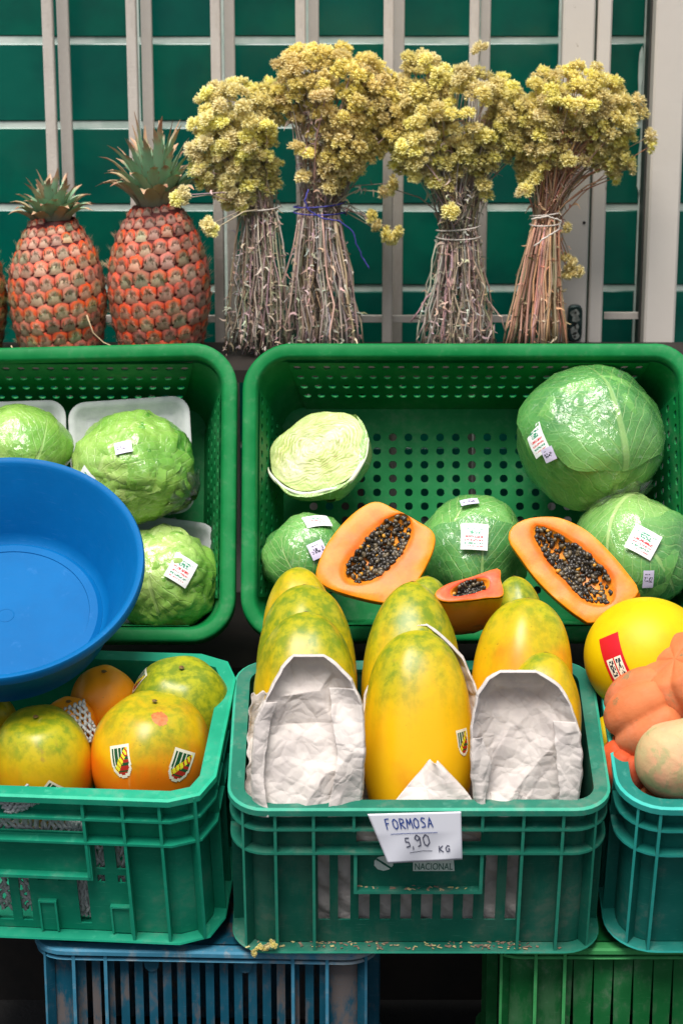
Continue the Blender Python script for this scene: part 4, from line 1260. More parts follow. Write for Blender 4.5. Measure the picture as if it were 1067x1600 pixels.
def pumpkin_mat(name, a, b, scar, amt, blot=.66):
    t = NT(name); c = t.co()
    n = t.noise(c, 9, 6, .6); f = t.noise(c, 60, 5, .65)
    base = t.mix(t.ramp(n, .3, .7), a, b)
    base = t.mix(t.m('MULTIPLY', t.ramp(f, .5, .75), .35), base, tuple(min(1, x * 1.3 + .05) for x in b[:3]) + (1,))
    gm = t.ramp(t.m('ADD', t.noise(c, 15, 5, .65, .5), t.m('MULTIPLY', t.m('SUBTRACT', f, .5), .3)), blot, blot + .1)
    base = t.mix(t.m('MULTIPLY', gm, amt), base, scar)
    du = t.ramp(t.noise(c, 5, 5, .7), .45, .75)
    base = t.mix(t.m('MULTIPLY', du, .35), base, S(226, 176, 146))
    pk = t.ramp(t.noise(c, 150, 3, .7), .66, .72)
    base = t.mix(t.m('MULTIPLY', pk, .5), base, S(150, 110, 76))
    t.col(base).rough(.7); t.bump(t.m('ADD', n, t.m('MULTIPLY', f, .5)), .5, .005); t.set(Specular_IOR_Level=.25)
    return t.mat
PKA = pumpkin_mat('orange_pumpkin_skin', S(206, 120, 74), S(188, 98, 56), S(118, 110, 74), .9, .55)
PKB = pumpkin_mat('red_pumpkin_skin', S(196, 82, 42), S(172, 64, 32), S(150, 110, 70), .3)
SQ = pumpkin_mat('mottled_squash_skin', S(184, 174, 128), S(208, 146, 112), S(150, 156, 108), .8, .47)
M['stalk'] = mottled('dry_stalk', S(150, 140, 96), S(112, 104, 66), 60, .8, .5, 200)
def pumpkin(px, py, Y, rpx, sq, lobes, depth, axis, mat, label, seed, group='pumpkins in the lower right crate', stalk=False):
    P = at(px, py, Y); R = rpx / ppm(P)
    mb = MB()
    def fn(u, v):
        a = 2 * pi * u; th = pi * v
        g = abs(cos(a * lobes / 2 + seed + .25 * nz((cos(a), sin(a), seed), 1.3)))
        lob = 1 - depth * (1 - g) ** 1.8 * sin(th) ** .5
        r = R * lob * (1 + .04 * nz((cos(a) * sin(th), sin(a) * sin(th), cos(th)), 1.6, seed))
        dip = 1 - .30 * max(0, abs(cos(th)) - .72) / .28
        return (r * sin(th) ** .86 * cos(a), r * sin(th) ** .86 * sin(a), -r * sq * cos(th) * dip)
    mb.grid(fn, 96, 40, wrapu=True)
    o = mb.build('pumpkin', mat, None, True)
    z = Vector(axis).normalized(); x = Vector((1, .1, 0)); x = (x - z * x.dot(z)).normalized()
    o.matrix_world = frame(P, x, z.cross(x), z)
    return tag(o, label, 'pumpkin', group)
pumpkin(1020, 1120, .095, 82, .90, 7, .13, (.66, -.25, .55), PKA, 'ribbed orange pumpkin below the red banded melon', 1.1)
pumpkin(1078, 1062, .10, 78, .92, 7, .12, (-.5, -.2, .7), PKA, 'orange pumpkin with grey green scars at the right edge', 2.3)
pumpkin(984, 1196, .065, 52, .95, 8, .10, (.2, -.2, .9), PKB, 'deep red orange pumpkin lowest at the left of its crate', 3.7)
pumpkin(1030, 1262, .03, 48, .9, 8, .08, (.2, -.2, .9), PKA, 'orange pumpkin bottom peeping under the pinkish squash', 4.4)
# bottle shaped squash, neck pointing to the upper right
P = at(1056, 1188, -.005); s = ppm(P); Rq = 65 / s
mb = MB()
def sqf(u, v):
    th = -1 + 3.75 * (v ** 1.0)                       # along the axis, in body radii
    if th < .2: r = sqrt(max(0, 1 - th * th))
    else:
        k = min(1, (th - .2) / 1.0); k = k * k * (3 - 2 * k); r = .98 * (1 - k) + .47 * k
    if th > 2.35: r *= sqrt(max(0, 1 - ((th - 2.35) / .4) ** 2))
    bend = max(0, th) ** 1.5 * .12
    ax = Vector((.50, -.05, .86)).normalized(); sx = Vector((.86, 0, -.50)).normalized(); sy = Vector((0, 1, 0))
    a = 2 * pi * u
    r *= 1 + .03 * nz((cos(a), sin(a), th), 1.3, 5) + .02 * cos(5 * a) * (th > .3)
    return (ax * th + sx * (r * cos(a) + bend) + sy * r * sin(a)) * Rq
mb.grid(sqf, 52, 70, wrapu=True)
o = mb.build('squash', SQ, None, True); o.location = P
tag(o, 'beige and pink mottled squash with a neck, in front of the orange pumpkins', 'squash')

# ------------------------------------------------------------------ wrapping paper
t = NT('white_wrapping_paper'); c = t.co()
n = t.noise(c, 20, 5)
t.col(t.mix(t.ramp(n, .35, .7), S(228, 221, 216), S(214, 206, 203))).rough(.8); 
wc = t.n('ShaderNodeVectorMath', operation='ADD'); t.put(wc.inputs[0], c)
nv = t.n('ShaderNodeTexNoise'); t.put(nv.inputs['Vector'], c); nv.inputs['Scale'].default_value = 22
sv_ = t.n('ShaderNodeVectorMath', operation='SCALE'); t.put(sv_.inputs[0], nv.outputs['Color']); sv_.inputs['Scale'].default_value = .022
t.put(wc.inputs[1], sv_.outputs[0])
w1 = t.ramp(t.voro(wc.outputs[0], 19, 'DISTANCE_TO_EDGE'), .0, .16, False); w2 = t.ramp(t.voro(wc.outputs[0], 50, 'DISTANCE_TO_EDGE'), .0, .22, False)
t.bump(t.m('ADD', t.m('ADD', w1, t.m('MULTIPLY', w2, .45)), t.m('MULTIPLY', t.noise(c, 90, 4, .6), .2)), .45, .0032)
st = t.ramp(t.noise(c, 7, 3), .68, .74)
t.col(t.mix(t.m('MULTIPLY', st, .25), t.b.inputs['Base Color'].links[0].from_socket, S(180, 164, 140)))

tl = t.n('ShaderNodeBsdfTranslucent'); t.put(tl.inputs[0], t.b.inputs['Base Color'].links[0].from_socket)
ms = t.n('ShaderNodeMixShader'); ms.inputs[0].default_value = .28
t.t.links.new(t.b.outputs[0], ms.inputs[1]); t.t.links.new(tl.outputs[0], ms.inputs[2]); t.t.links.new(ms.outputs[0], t.t.nodes['Material Output'].inputs[0])
M['paper'] = t.mat
def crease_fn(seed, n=9, f=(10, 34), cell=.042):
    """crumpled sheet: the upper envelope of many tilted planes less another one, so straight sharp valleys cross straight sharp ridges"""
    R = random.Random(seed)
    def layer(k, sl):
        return [(R.uniform(-.13, .13), R.uniform(-.03, .30), R.gauss(0, sl), R.gauss(0, sl), R.uniform(0, .012)) for _ in range(k)]
    sets = [layer(int(24 * (.042 / cell) ** 2), .35), layer(int(20 * (.042 / cell) ** 2), .35), layer(int(80 * (.042 / cell) ** 2), .3), layer(int(70 * (.042 / cell) ** 2), .3)]
    def env(L, x, y, kq):
        best = -9
        for a, b, ga, gb, o in L:
            dx, dy = x - a, y - b; d2 = dx * dx + dy * dy
            if d2 > .06: continue
            h = o + ga * dx + gb * dy - kq * d2
            if h > best: best = h
        return best if best > -9 else 0
    return lambda x, y: .55 + 22 * (env(sets[0], x, y, 5) - env(sets[1], x, y, 5)) + 13 * (env(sets[2], x, y, 11) - env(sets[3], x, y, 11))
def solid(o, th=.0006):
    m = o.modifiers.new('thickness', 'SOLIDIFY'); m.thickness = th; m.offset = 0
    return o
def scoop(name, px, py, Y, left, right, lean, label, dep, seed, crease=.012, flaps=(), band=.0085, cat='paper', group='paper sleeves in the middle crate', cell=.036):
    """opened paper sleeve; left/right give its half widths (photo px) at heights (photo px), so the arch is angular like folded paper"""
    P = at(px, py, Y); s = ppm(P)
    mw = Matrix.Translation(P) @ Matrix.Rotation(radians(-lean), 4, 'X')
    g = crease_fn(seed, cell=cell)
    H = left[-1][0] / s
    def prof(tab, z):
        z *= s
        for (z0, w0), (z1, w1) in zip(tab, tab[1:]):
            if z <= z1: return (w0 + (w1 - w0) * max(0, z - z0) / (z1 - z0)) / s
        return tab[-1][1] / s
    ztop = H
    def fn(u, v):
        z = v * H
        xl, xr = -prof(left, z), prof(right, z)
        x = xl + (xr - xl) * u
        c_ = abs(u * 2 - 1)
        e = max(c_ ** 2.4, max(0, (v - .72) / .28) ** 2.0)
        y = -dep * e * (.2 + .8 * min(1, v / .4))
        y += crease * (g(x, z) - .6) * (1 - .8 * e)
        return (x + .0016 * nz((z * 60, seed, u), 1), y, z)
    root = thing(name, mw, label, cat, group)
    mb = MB(); mb.grid(fn, 120, 160)
    solid(mb.build('sheet', M['paper'], root, True, sharp=12))
    # folded-over edge, a narrow double band that follows the arch
    if band:
        mb = MB()
        def lf(u, v):
            t_ = u * 2 - 1
            k = min(1, 2 * (1 - abs(t_)) / 1.0)
            vv = min(1, k * 1.0); uu = (0 if t_ < 0 else 1)
            if k >= 1: vv = 1
            x, y, z = fn(uu, min(vv, .999))
            if abs(t_) < .5:
                x0, y0, z0 = fn(0, .999); x1, y1, z1 = fn(1, .999); f = (t_ + .5)
                x, y, z = x0 + (x1 - x0) * f, min(y0, y1), z0
            sg_ = 1 if t_ > 0 else -1
            wd = band * (1 + .5 * nz((u * 14, seed, 2), 1))
            return (x + sg_ * .003 * sin(v * pi * .9) * (abs(t_) > .5), y - .0012 + wd * 1.7 * v, z + .003 * sin(v * pi) * (abs(t_) <= .6))
        mb.grid(lf, 160, 5)
        solid(mb.build('folded_edge', M['paper'], root, True, sharp=25))
    for (ua, ub, va, vb, lift, sd) in flaps:       # inward-folded strip lying over the back of the sleeve
        g2_ = crease_fn(seed + int(sd), cell=.04)
        mb = MB()
        def ff(u, v):
            vv = va + (vb - va) * v
            w_ = (ub - ua) * (.72 + .28 * nz((v * 2.2, sd, 1), 1.0) + .10 * sin(v * 7 + sd))
            p = Vector(fn(min(1, max(0, ua + w_ * u)), vv))
            e = lift * sin(min(1, u * 1.25) * pi / 2)
            return (p.x, p.y - .002 - e + .011 * (g2_(p.x, p.z) - .5) * u, p.z)
        mb.grid(ff, 30, 80)
        solid(mb.build('inner_fold', M['paper'], root, True, sharp=12))
    return root
scoop('paper_sleeve', 484, 1272, -.046, [(0, 84), (60, 88), (150, 82), (190, 62), (232, 40), (250, 24)], [(0, 78), (110, 84), (175, 80), (214, 62), (236, 40), (250, 22)],
      15, 'empty open paper sleeve standing at the left of the middle crate', .036, 3, .025, flaps=((1.0, .62, .0, .80, .012, 1.0), (.0, .16, .0, .72, .008, 2.0)))
scoop('paper_sleeve', 820, 1272, -.046, [(0, 76), (80, 84), (150, 84), (192, 74), (214, 60), (226, 42)], [(0, 78), (70, 84), (130, 80), (178, 64), (206, 46), (226, 12)],
      15, 'empty open paper sleeve standing at the right of the middle crate', .038, 8, .028, flaps=((1.0, .70, .0, .66, .010, 3.0), (.0, .18, .0, .55, .012, 4.0), (.15, .60, .0, .16, .012, 5.0)))
scoop('paper_sleeve', 655, 1262, .10, [(0, 84), (90, 92), (180, 84), (235, 58), (268, 26), (284, 6)], [(0, 84), (90, 92), (175, 88), (232, 64), (266, 32), (284, 8)],
      20, 'paper sleeve wrapped behind the large bare papaya at the front', .078, 11, .004, band=.006)
scoop('paper_sleeve', 806, 1258, .125, [(0, 80), (120, 82), (190, 74), (228, 46), (250, 14)], [(0, 84), (120, 86), (185, 80), (222, 60), (250, 10)],
      20, 'paper sleeve behind the yellow papaya on the right, only its edge showing', .04, 14, .004, band=.008)
# torn outer paper left of the left sleeve
P = at(404, 1262, .005); s = ppm(P)
g = crease_fn(21)
mb = MB()
def tp(u, v):
    edge = .012 * nz((u * 2, v * 9, 4), 1.0)
    return ((u - .5) * 42 / s + edge * (1 - u) + .010 * v * v, .02 * sin(pi * u) + .012 * g(u * .05, v * .17) - .03 * u, v * 178 / s + .012 * nz((u * 6, 3, 1), 1.0) * v)
mb.grid(tp, 24, 70)
o = solid(mb.build('torn_paper', M['paper'], None, True, sharp=25)); o.matrix_world = Matrix.Translation(P) @ Matrix.Rotation(radians(-16), 4, 'X')
tag(o, 'ragged torn strip of white paper along the left inside of the middle crate', 'paper')
# crumpled paper flap at the front
P = at(680, 1268, -.058); s = ppm(P); g2 = crease_fn(33)
mb = MB()
def fl(u, v):
    x0, x1 = -76 + 66 * v, 66 - 62 * v ** 1.4
    x = (x0 + (x1 - x0) * u) / s
    z = (v * 72 - 6 * v * (1 - u) + 10 * nz((u * 4, v * 2, 1), 1.0) * v) / s
    return (x, .030 * v + .010 * (g2(x, z) - .5) + .012 * sin(u * 5 + 1) * v, z)
mb.grid(fl, 50, 30)
o = solid(mb.build('paper_flap', M['paper'], None, True, sharp=20)); o.location = P
tag(o, 'crumpled corner of white paper in front of the large bare papaya', 'paper')
# paper lining seen through the slots
g3 = crease_fn(44, 9, (30, 80))
mb = MB()
mb.grid(lambda u, v: ((u - .5) * .44, max(.026, .036 + .007 * (g3((u - .5) * .24, v * .25) - .5)) + .002 * sin(u * 60 + v * 30), .016 + v * .235), 110, 60)
o = solid(mb.build('paper_lining', M['paper'], None, True, sharp=25)); o.matrix_world = low_matrix(MX, 0, .31)
tag(o, 'creased white paper lining seen through the slots of the middle crate', 'paper')

# ------------------------------------------------------------------ foam fruit nets in the left crate
def foam_net(name, mw, W, H, D, label, nx, nz_, r=.0034, part='net_strand'):
    root = thing(name, mw, label, 'foam net', 'foam fruit nets')
    mb = MB()
    for sgn in (-1, 1):
        for i in range(-nz_, nx + nz_):
            pts = []
            for k in range(25):
                v = k / 24; u = i / nx + sgn * v * nz_ / nx * .5 + .012 * sin(v * 40 + i)
                if u < 0 or u > 1:
                    continue
                a = (u - .5) * 2.4
                pts.append((W / 2 * sin(a) / sin(1.2), -D * (cos(a) - .36) + .003 * sin(v * 50 + sgn), v * H))
            if len(pts) > 2: mb.tube(pts, r, 4)
    o = mb.build('net_mesh', M['foam'], root, True); o['kind'] = 'stuff'
    return root
foam_net('fruit_net', LM @ Matrix.Translation((X2(0), .040, .03)), .27, .225, .010, 'white foam net round the fruit behind the handle slot of the teal crate', 27, 20)
foam_net('fruit_net', LM @ Matrix.Translation((X2(172), .040, .02)), .12, .19, .010, 'white foam net behind the small slots of the teal crate', 15, 13)
P = at(140, 1160, .115)
foam_net('fruit_net', Matrix.Translation(P) @ Matrix.Rotation(radians(-25), 4, 'Y') @ Matrix.Rotation(radians(-20), 4, 'X'), .035, .062, .012, 'small ruffled edge of foam net between the orange papayas', 5, 6, .0026)
P = at(8, 1262, -.02)
foam_net('fruit_net', Matrix.Translation(P) @ Matrix.Rotation(radians(62), 4, 'Y'), .03, .05, .01, 'white foam net fold lying on the rim at the left edge', 5, 6, .003)

# ------------------------------------------------------------------ price sign
CN = [(574, 1272), (720, 1268), (722, 1343), (606, 1349)]
SY = -.088
def sign_pt(u, v, lift=0.0):
    x0 = CN[0][0] * (1 - v) + CN[3][0] * v; x1 = CN[1][0] * (1 - v) + CN[2][0] * v
    y0 = CN[0][1] * (1 - v) + CN[3][1] * v; y1 = CN[1][1] * (1 - v) + CN[2][1] * v
    # paper folds at a third of its height, the lower part buckles
    dy = .0
    if v > .42: dy = .010 * (v - .42) + .0022 * sin(u * 9 + v * 4) * (v - .42) * 2
    else: dy = -.006 * (.42 - v)
    return at(x0 + (x1 - x0) * u, y0 + (y1 - y0) * u, SY + dy - lift)
P0 = at(648, 1272, SY)
sg = thing('price_sign', P0, 'handwritten white paper price sign on the front rim of the middle crate', 'price sign')
mb = MB(); mb.grid(lambda u, v: sign_pt(u, v) - P0, 40, 24)
t = NT('sign_paper'); c = t.co(); t.col(t.mix(t.noise(c, 12, 4), S(236, 237, 244), S(222, 224, 238))).rough(.6); M['sign'] = t.mat
solid(mb.build('paper', M['sign'], sg, True), .0004)
GL = {'F': [[(.05, 0), (.18, 1), (.8, 1.02)], [(.1, .55), (.62, .6)]], 'O': [[(.5, 1), (.15, .75), (.1, .3), (.4, 0), (.8, .2), (.88, .7), (.5, 1)]],
      'R': [[(.08, 0), (.2, 1), (.75, .92), (.8, .65), (.2, .5), (.85, 0)]], 'M': [[(.02, 0), (.2, 1), (.5, .35), (.82, 1), (.98, 0)]],
      'S': [[(.85, .9), (.4, 1), (.18, .75), (.7, .45), (.75, .12), (.1, .05)]], 'A': [[(.05, 0), (.45, 1), (.85, .02)], [(.2, .38), (.72, .4)]],
      '5': [[(.85, 1), (.3, .98), (.22, .6), (.7, .55), (.75, .15), (.12, .02)]], ',': [[(.5, .1), (.35, -.28)]],
      '9': [[(.8, .75), (.45, 1), (.15, .72), (.45, .5), (.8, .75), (.7, .1), (.35, 0)]], '0': [[(.5, 1), (.15, .7), (.2, .2), (.5, 0), (.85, .3), (.8, .8), (.5, 1)]],
      'K': [[(.12, 0), (.2, 1)], [(.85, 1), (.2, .5), (.9, 0)]], 'G': [[(.85, .85), (.5, 1), (.12, .6), (.3, .05), (.8, .1), (.82, .45), (.5, .45)]]}
def ribbon(mb, pts, w):
    pts = [Vector((p[0], p[1], 0)) for p in pts]
    den = []
    for i in range(len(pts) - 1):
        for k in range(4): den.append(pts[i].lerp(pts[i + 1], k / 4))
    den.append(pts[-1])
    asp = 2.0
    L = []
    for i, p in enumerate(den):
        t_ = den[min(i + 1, len(den) - 1)] - den[max(i - 1, 0)]
        t_ = Vector((t_.x * asp, t_.y, 0)).normalized(); n_ = Vector((-t_.y / asp, t_.x, 0)) * w
        a, b = p + n_, p - n_
        L.append([mb.vert(sign_pt(q_.x, q_.y, .0011) - P0) for q_ in (a, b)])
    for i in range(len(L) - 1): mb.face([L[i][0], L[i + 1][0], L[i + 1][1], L[i][1]])
def write(txt, u, v, cw, ch, gap, w, mat, slope=0.0, name='lettering'):
    for i, chh in enumerate(txt):
        mb = MB()
        for stt in GL[chh]:
            ribbon(mb, [(u + i * gap + x * cw, v - y * ch + slope * (u + i * gap)) for x, y in stt], w)
        mb.build(name, M[mat], sg)
write('FORMOSA', .15, .33, .068, .21, .078, .013, 'ink_blue', -.03, 'letter')
write('5', .30, .70, .08, .19, .06, .013, 'ink_grey', 0, 'numeral'); write(',', .37, .70, .05, .19, .06, .013, 'ink_grey', 0, 'comma'); write('90', .42, .70, .10, .24, .10, .013, 'ink_grey', -.02, 'numeral')
write('KG', .70, .84, .07, .13, .085, .012, 'ink_grey', -.02, 'letter')
for pts, m_ in (([(.17, .42), (.4, .415), (.72, .42)], 'ink_blue'), ([(.33, .81), (.5, .78), (.62, .79)], 'ink_grey')):
    mb = MB(); ribbon(mb, pts, .006); mb.build('underline', M[m_], sg)

# moulded maker's mark on the crate plate (pale raised print)
M['pale_print'] = mottled('pale_print', S(222, 236, 228), S(204, 224, 214), 120, .6)
PYL = .020 - .0045
mb = MB(); cx, cz, r = X(598), Zw(1357), .0145
A = [mb.vert((cx + r * cos(k * 2 * pi / 10 + .3), PYL, cz + r * sin(k * 2 * pi / 10 + .3))) for k in range(10)]; mb.face(A)
mb.build('emblem', M['pale_print'], mid)
for (dx, dz, ln) in ((-.004, .0035, .017), (.004, -.0035, .017)):
    mb = MB(); d = Vector((.78, 0, -.62)); n_ = Vector((.62, 0, .78)) * .0016
    c0 = Vector((cx + dx, PYL - .0005, cz + dz))
    mb.face([mb.vert(c0 - d * ln / 2 - n_), mb.vert(c0 + d * ln / 2 - n_), mb.vert(c0 + d * ln / 2 + n_), mb.vert(c0 - d * ln / 2 + n_)]); mb.build('emblem_bar', M['dull_crate'], mid)
mb = MB(); xa, xb, za, zb = X(643), X(706), Zw(1369), Zw(1349)
mb.face([mb.vert((xa, PYL, za)), mb.vert((xb + .001, PYL, za)), mb.vert((xb - .001, PYL, zb)), mb.vert((xa, PYL, zb))]); mb.build('name_plate', M['pale_print'], mid)
cu = bpy.data.curves.new('name_lettering', 'FONT'); cu.body = 'NACIONAL'; cu.size = .0185; cu.resolution_u = 3
tmp = bpy.data.objects.new('tmp', cu); COL.objects.link(tmp)
bpy.context.view_layer.update()
me = bpy.data.meshes.new_from_object(tmp.evaluated_get(bpy.context.evaluated_depsgraph_get()))
bpy.data.objects.remove(tmp)
wt = max(v.co.x for v in me.vertices)
me.materials.clear(); me.materials.append(M['dull_crate'])
o = link('name_lettering', me, mid); o.rotation_euler = (pi / 2, 0, 0); o.scale = ((xb - xa - .004) / wt, 1, 1); o.location = (xa + .002, PYL - .0006, za + .003)

# ------------------------------------------------------------------ pineapples
t = NT('pineapple_eye'); a_ = t.attr(); r_ = t.info(); c = t.co()
sv = t.n('ShaderNodeHueSaturation'); t.put(sv.inputs['Color'], a_); t.put(sv.inputs['Value'], t.m('ADD', .78, t.m('MULTIPLY', r_, .42))); t.put(sv.inputs['Saturation'], t.m('ADD', .76, t.m('MULTIPLY', r_, .34)))
f = t.noise(c, 260, 4, .6)
oc_ = t.info('Color')
b_ = t.mix(t.m('MULTIPLY', t.ramp(f, .48, .62), .30), sv.outputs[0], S(178, 150, 134))
b_ = t.mix(.9, b_, oc_, 'MULTIPLY')
t.col(b_).rough(.5); t.bump(f, .4, .002); M['eye'] = t.mat
t = NT('leaf_vertex_colour'); a_ = t.attr(); c = t.co(); t.col(t.mix(t.m('MULTIPLY', t.ramp(t.noise(t.map(c, (1, 1, .3)), 160, 4), .45, .7), .35), a_, S(150, 156, 138))).rough(.5); M['crown_leaf'] = t.mat
M['pine_core'] = mottled('pineapple_groove', S(96, 16, 8), S(60, 14, 8), 60, .7)
def eye_mesh(seed):
    R = random.Random(seed); mb = MB()
    rings = []
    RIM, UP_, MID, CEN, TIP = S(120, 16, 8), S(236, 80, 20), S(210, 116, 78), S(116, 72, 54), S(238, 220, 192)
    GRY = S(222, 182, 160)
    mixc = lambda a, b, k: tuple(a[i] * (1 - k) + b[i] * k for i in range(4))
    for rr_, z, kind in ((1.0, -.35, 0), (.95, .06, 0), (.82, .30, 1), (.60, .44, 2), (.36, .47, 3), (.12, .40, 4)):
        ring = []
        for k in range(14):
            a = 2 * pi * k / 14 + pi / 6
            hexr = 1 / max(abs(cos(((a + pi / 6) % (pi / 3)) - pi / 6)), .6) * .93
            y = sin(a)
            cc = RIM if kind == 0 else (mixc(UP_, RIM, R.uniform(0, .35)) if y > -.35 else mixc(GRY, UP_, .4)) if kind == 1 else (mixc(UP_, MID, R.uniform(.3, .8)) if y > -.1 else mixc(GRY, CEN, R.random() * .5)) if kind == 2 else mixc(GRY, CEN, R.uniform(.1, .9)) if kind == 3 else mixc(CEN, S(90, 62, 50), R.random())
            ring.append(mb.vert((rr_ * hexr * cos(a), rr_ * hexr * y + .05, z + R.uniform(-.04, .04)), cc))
        rings.append(ring)
    for i in range(5):
        for k in range(14): mb.face([rings[i][k], rings[i][(k + 1) % 14], rings[i + 1][(k + 1) % 14], rings[i + 1][k]])
    mb.face(rings[-1])
    # papery torn bract under the eye: ragged fringe lapping up over its lower half, with a prickle
    n = 9; w = .92
    L = []
    for j in range(4):
        row = []
        for i in range(n):
            x = (i / (n - 1) * 2 - 1) * w * (1 - .18 * j)
            y = -.92 + j * .30 + (R.uniform(-.10, .16) if j == 3 else 0) - .25 * abs(x) * j / 3
            z = .10 + .42 * sin(min(1, (j + .35) / 2.6) * pi / 2) + (R.uniform(0, .22) if j == 3 else 0) - .18 * x * x
            row.append(mb.vert((x, y, z), mixc(S(186, 110, 88), GRY, min(1, j / 2 + R.random() * .3)) if j < 3 else mixc(GRY, TIP, R.random())))
        L.append(row)
    for j in range(3):
        for i in range(n - 1): mb.face([L[j][i], L[j][i + 1], L[j + 1][i + 1], L[j + 1][i]])
    for q in range(7):
        x = R.uniform(-.8, .8) if q else 0; y = R.uniform(-.35, .05); ww = .10 if q else .17
        a, b, d = mb.vert((x - ww, y, .42), GRY), mb.vert((x + ww, y, .42), GRY), mb.vert((x + R.uniform(-.3, .3), y + R.uniform(.3, .7) * (1.2 if q == 0 else 1), R.uniform(.9, 1.9)), TIP)
        mb.face([a, b, d])
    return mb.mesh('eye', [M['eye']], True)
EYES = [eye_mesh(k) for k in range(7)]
def pineapple(px, pyb, pyt, Y, wpx, tint, label, seed, lean=4, roll=0, crown_h=75, nleaf=30, crown_w=1.0):
    Pb = at(px, pyb, Y); s = ppm(Pb)
    H = (pyb - pyt) / s * 1.0; R = wpx / 2 / s * .95
    mw = Matrix.Translation(Pb) @ Matrix.Rotation(radians(roll), 4, 'Y') @ Matrix.Rotation(radians(-lean), 4, 'X')
    root = thing('pineapple', mw, label, 'pineapple', 'pineapples on the shelf')
    def rf(t):
        if t < .45: k = .76 + .24 * sin(pi / 2 * t / .45)
        else: k = 1 - .52 * ((t - .45) / .55) ** 2.2
        if t < .06: k *= .72 + .28 * sqrt(max(0, t / .06))
        return R * k
    mb = MB()
    mb.grid(lambda u, v: (rf(v) * .965 * cos(2 * pi * u), rf(v) * .965 * sin(2 * pi * u), v * H), 36, 18, wrapu=True)
    mb.face([mb.vert((rf(1) * .96 * cos(2 * pi * k / 20), rf(1) * .96 * sin(2 * pi * k / 20), H)) for k in range(20)])
    mb.build('flesh_core', M['pine_core'], root, True)
    rg = random.Random(seed)
    n_a = 18; pitch = 2 * pi * R / n_a
    z0_ = -pitch * 1.6; row = 0
    while z0_ < H + pitch * .1:
        step = 2 * pi * rf(min(1, max(0, z0_ / H))) / n_a * .88
        for k in range(n_a):
            z = z0_ + 2 * step * k / n_a          # the rows climb round the fruit in spirals
            if z < pitch * .15 or z > H + pitch * .05: continue
            t_ = min(1, z / H); r = rf(t_); local = 2 * pi * r / n_a
            dr = (rf(min(1, t_ + .02)) - rf(max(0, t_ - .02))) / (.04 * H)
            a = 2 * pi * (k + .5 * (row % 2)) / n_a + seed + row * .035
            nrm = Vector((cos(a), sin(a), -dr)).normalized()
            tx = Vector((-sin(a), cos(a), 0)); ty = nrm.cross(tx)
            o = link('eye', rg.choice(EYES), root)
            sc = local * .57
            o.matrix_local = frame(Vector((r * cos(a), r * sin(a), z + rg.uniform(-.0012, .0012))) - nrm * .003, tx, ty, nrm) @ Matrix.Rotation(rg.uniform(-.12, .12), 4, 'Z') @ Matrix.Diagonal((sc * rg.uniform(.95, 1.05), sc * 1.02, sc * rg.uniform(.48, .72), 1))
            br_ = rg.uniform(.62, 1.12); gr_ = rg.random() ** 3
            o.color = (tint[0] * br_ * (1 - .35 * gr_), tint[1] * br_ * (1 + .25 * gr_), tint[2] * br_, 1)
        z0_ += step; row += 1
    cr = bpy.data.objects.new('crown', None); cr.empty_display_size = .02; COL.objects.link(cr); cr.parent = root; cr.location = (0, 0, H - .004)
    ch = crown_h / s
    for k in range(nleaf):
        f = k / (nleaf - 1)                 # 0 outer, 1 inner
        a = k * 2.39996 + seed
        out = (1 - f) * 1.0 + .12
        ln = ch * (.55 + .55 * f) * rg.uniform(.8, 1.1)
        w = .017 * rg.uniform(.8, 1.15) * (1.0 - .25 * f)
        dry = rg.random() < (.55 - .5 * f)
        mb = MB(); d = Vector((cos(a), sin(a), 0)); sd = Vector((-sin(a), cos(a), 0))
        base_r = .030 * (1 - f) + .004
        L = []
        for i in range(8):
            q = i / 7
            bend = out * crown_w
            p = d * (base_r + ln * (bend * .75 * q ** 1.3 + .10 * q)) + Vector((0, 0, ln * (q * (1 - .45 * (1 - f) * q)) - (ln * .9 * max(0, q - .7) ** 1.5 * (1 - f)))) + sd * (.006 * sin(q * 5 + k) * q)
            ww = w * (1 - q ** 2.2) * (1 - .15 * (i % 2)) + .0006
            gcol = S(136, 172, 138) if not dry else S(176, 158, 122)
            gcol = tuple(gcol[j] * (.7 + .6 * q) for j in range(3)) + (1,)
            if q > .72: gcol = S(190, 150, 120) if k % 3 else S(160, 110, 88)
            elif q < .15: gcol = S(160, 156, 130)
            n_ = (d * -.5 + Vector((0, 0, .8)))
            L.append([mb.vert(p - sd * ww + n_ * ww * .5, gcol), mb.vert(p, gcol), mb.vert(p + sd * ww + n_ * ww * .5, gcol)])
        for i in range(7):
            for j in range(2): mb.face([L[i][j], L[i][j + 1], L[i + 1][j + 1], L[i + 1][j]])
        for i in range(1, 6):              # marginal prickles
            for e, sg_ in ((0, -1), (2, 1)):
                v0 = Vector(mb.v[L[i][e]]); v1 = Vector(mb.v[L[i + 1][e]])
                c_ = S(150, 130, 100)
                mb.face([mb.vert(v0.lerp(v1, .1), c_), mb.vert(v0.lerp(v1, .5), c_), mb.vert(v0.lerp(v1, .75) + sd * sg_ * .003, c_)])
        mb.build('leaf', M['crown_leaf'], cr, True)
    return root
pineapple(97, 566, 344, .90, 156, (1.10, .92, .84), 'orange red pineapple with a short crown, left of the taller crowned one', 1.0, roll=-2, crown_h=78, nleaf=44, crown_w=1.15)
pineapple(253, 556, 322, .90, 164, (.94, .70, .68), 'dusky red pineapple with the tallest crown, next to the flowers', 2.2, roll=-1, crown_h=140, nleaf=56, crown_w=.9)
pineapple(-58, 566, 356, .90, 150, (.62, .74, .40), 'greenish pineapple cut off by the left edge of the picture', 3.1, crown_h=70, nleaf=26)

